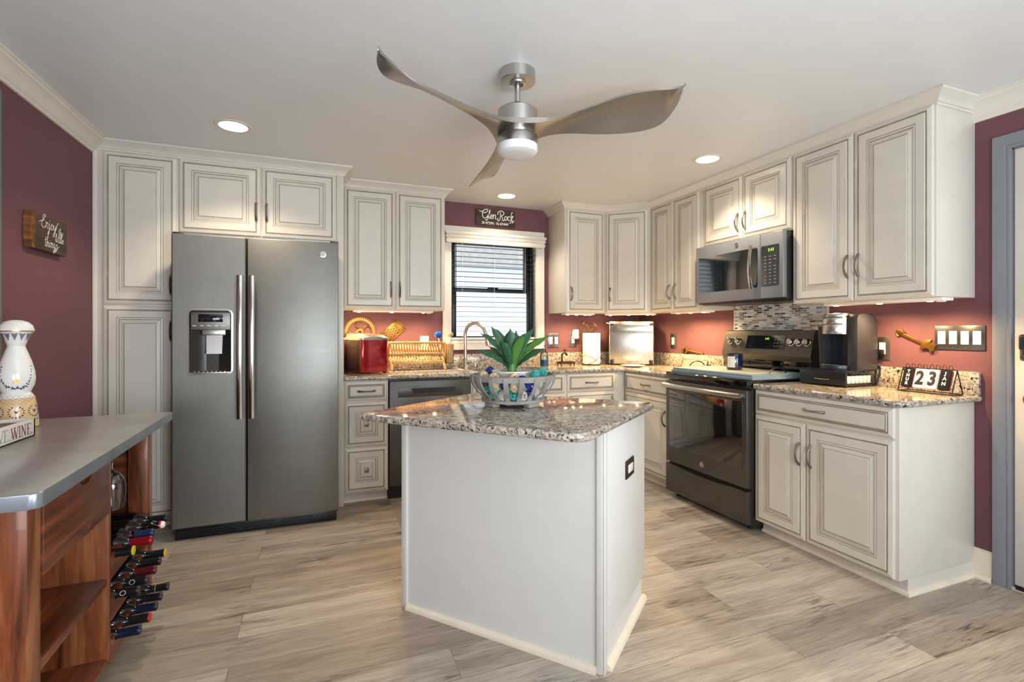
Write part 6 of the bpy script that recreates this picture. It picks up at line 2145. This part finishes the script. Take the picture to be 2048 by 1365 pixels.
wb = thing('lettered_box', 'white wooden box lettered LOVE.WINE. in front of the ceramic bottle', 'box', place((-0.955, 2.262, BTOP + 0.0005), 0.0))
bl_, bh_, bd_ = -0.42, 0.062, -0.10
mb = MB()
for a, b in (((0, bl_, 0), (-0.010, 0, bh_)), ((bd_, bl_, 0), (bd_ + 0.01, 0, bh_)), ((bd_, -0.01, 0), (0, 0, bh_)), ((bd_, bl_, 0), (0, bl_ + 0.01, bh_)), ((bd_, bl_, 0), (0, 0, 0.006))):
    mb.box(a, b, 0.001)
mb.build('box', 'label_white', wb)
mb = MB(); mb.box((bd_ + 0.012, bl_ + 0.012, 0.006), (-0.012, -0.012, 0.052), 0.004); mb.build('woven_liner', 'woven', wb)

SER = {'W': [((0.0, 1), (0.22, 0), .9), ((0.22, 0), (0.42, 1), .4), ((0.34, 1), (0.56, 0), .9), ((0.56, 0), (0.76, 1), .4), ((-0.06, 1), (0.12, 1), .3), ((0.28, 1), (0.48, 1), .3), ((0.68, 1), (0.84, 1), .3)],
       'I': [((0.1, 0), (0.1, 1), .9), ((0, 0), (0.2, 0), .3), ((0, 1), (0.2, 1), .3)],
       'N': [((0.08, 0), (0.08, 1), .4), ((0.08, 1), (0.5, 0), .9), ((0.5, 0), (0.5, 1), .4), ((0, 0), (0.18, 0), .3), ((0, 1), (0.12, 1), .3), ((0.4, 1), (0.6, 1), .3)],
       'E': [((0.1, 0), (0.1, 1), .9), ((0, 0), (0.46, 0), .35), ((0, 1), (0.44, 1), .35), ((0.1, 0.52), (0.34, 0.52), .3), ((0.46, 0), (0.46, 0.2), .3), ((0.44, 1), (0.44, 0.82), .3)],
       'L': [((0.1, 0), (0.1, 1), .9), ((0, 0), (0.46, 0), .35), ((0, 1), (0.22, 1), .3), ((0.46, 0), (0.46, 0.2), .3)],
       'V': [((0.0, 1), (0.26, 0), .9), ((0.26, 0), (0.5, 1), .4), ((-0.06, 1), (0.12, 1), .3), ((0.4, 1), (0.58, 1), .3)],
       'O': [((0.28 + 0.27 * math.cos(2 * PI * k / 16), 0.5 + 0.5 * math.sin(2 * PI * k / 16)), (0.28 + 0.27 * math.cos(2 * PI * (k + 1) / 16), 0.5 + 0.5 * math.sin(2 * PI * (k + 1) / 16)), .3 + .6 * abs(math.cos(2 * PI * (k + .5) / 16))) for k in range(16)],
       '.': [((0.02, 0.03), (0.1, 0.03), .9)]}
ADV = {'W': .86, 'I': .30, 'N': .70, 'E': .58, 'L': .54, 'V': .60, 'O': .64, '.': .2}
LF = frame((0.0003, 0, 0), (0, 1, 0))
def serif_word(word, y_end, hh, mat, xs):
    wtot = sum(ADV[c_] for c_ in word) * hh * xs
    x = y_end - wtot
    mbx = MB(LF)
    for c_ in word:
        for a, b, w_ in SER[c_]:
            mbx.ribbon([(x + a[0] * hh * xs, 0.013 + a[1] * hh), (x + b[0] * hh * xs, 0.013 + b[1] * hh)], w_ * 0.0042, 0, 0.0006)
        x += ADV[c_] * hh * xs
    mbx.build('lettering', mat, wb)
    return y_end - wtot
ye = serif_word('WINE.', -0.014, 0.038, 'ink_wine', 1.32)
serif_word('LOVE.', ye - 0.002, 0.038, 'ink_grey', 1.32)
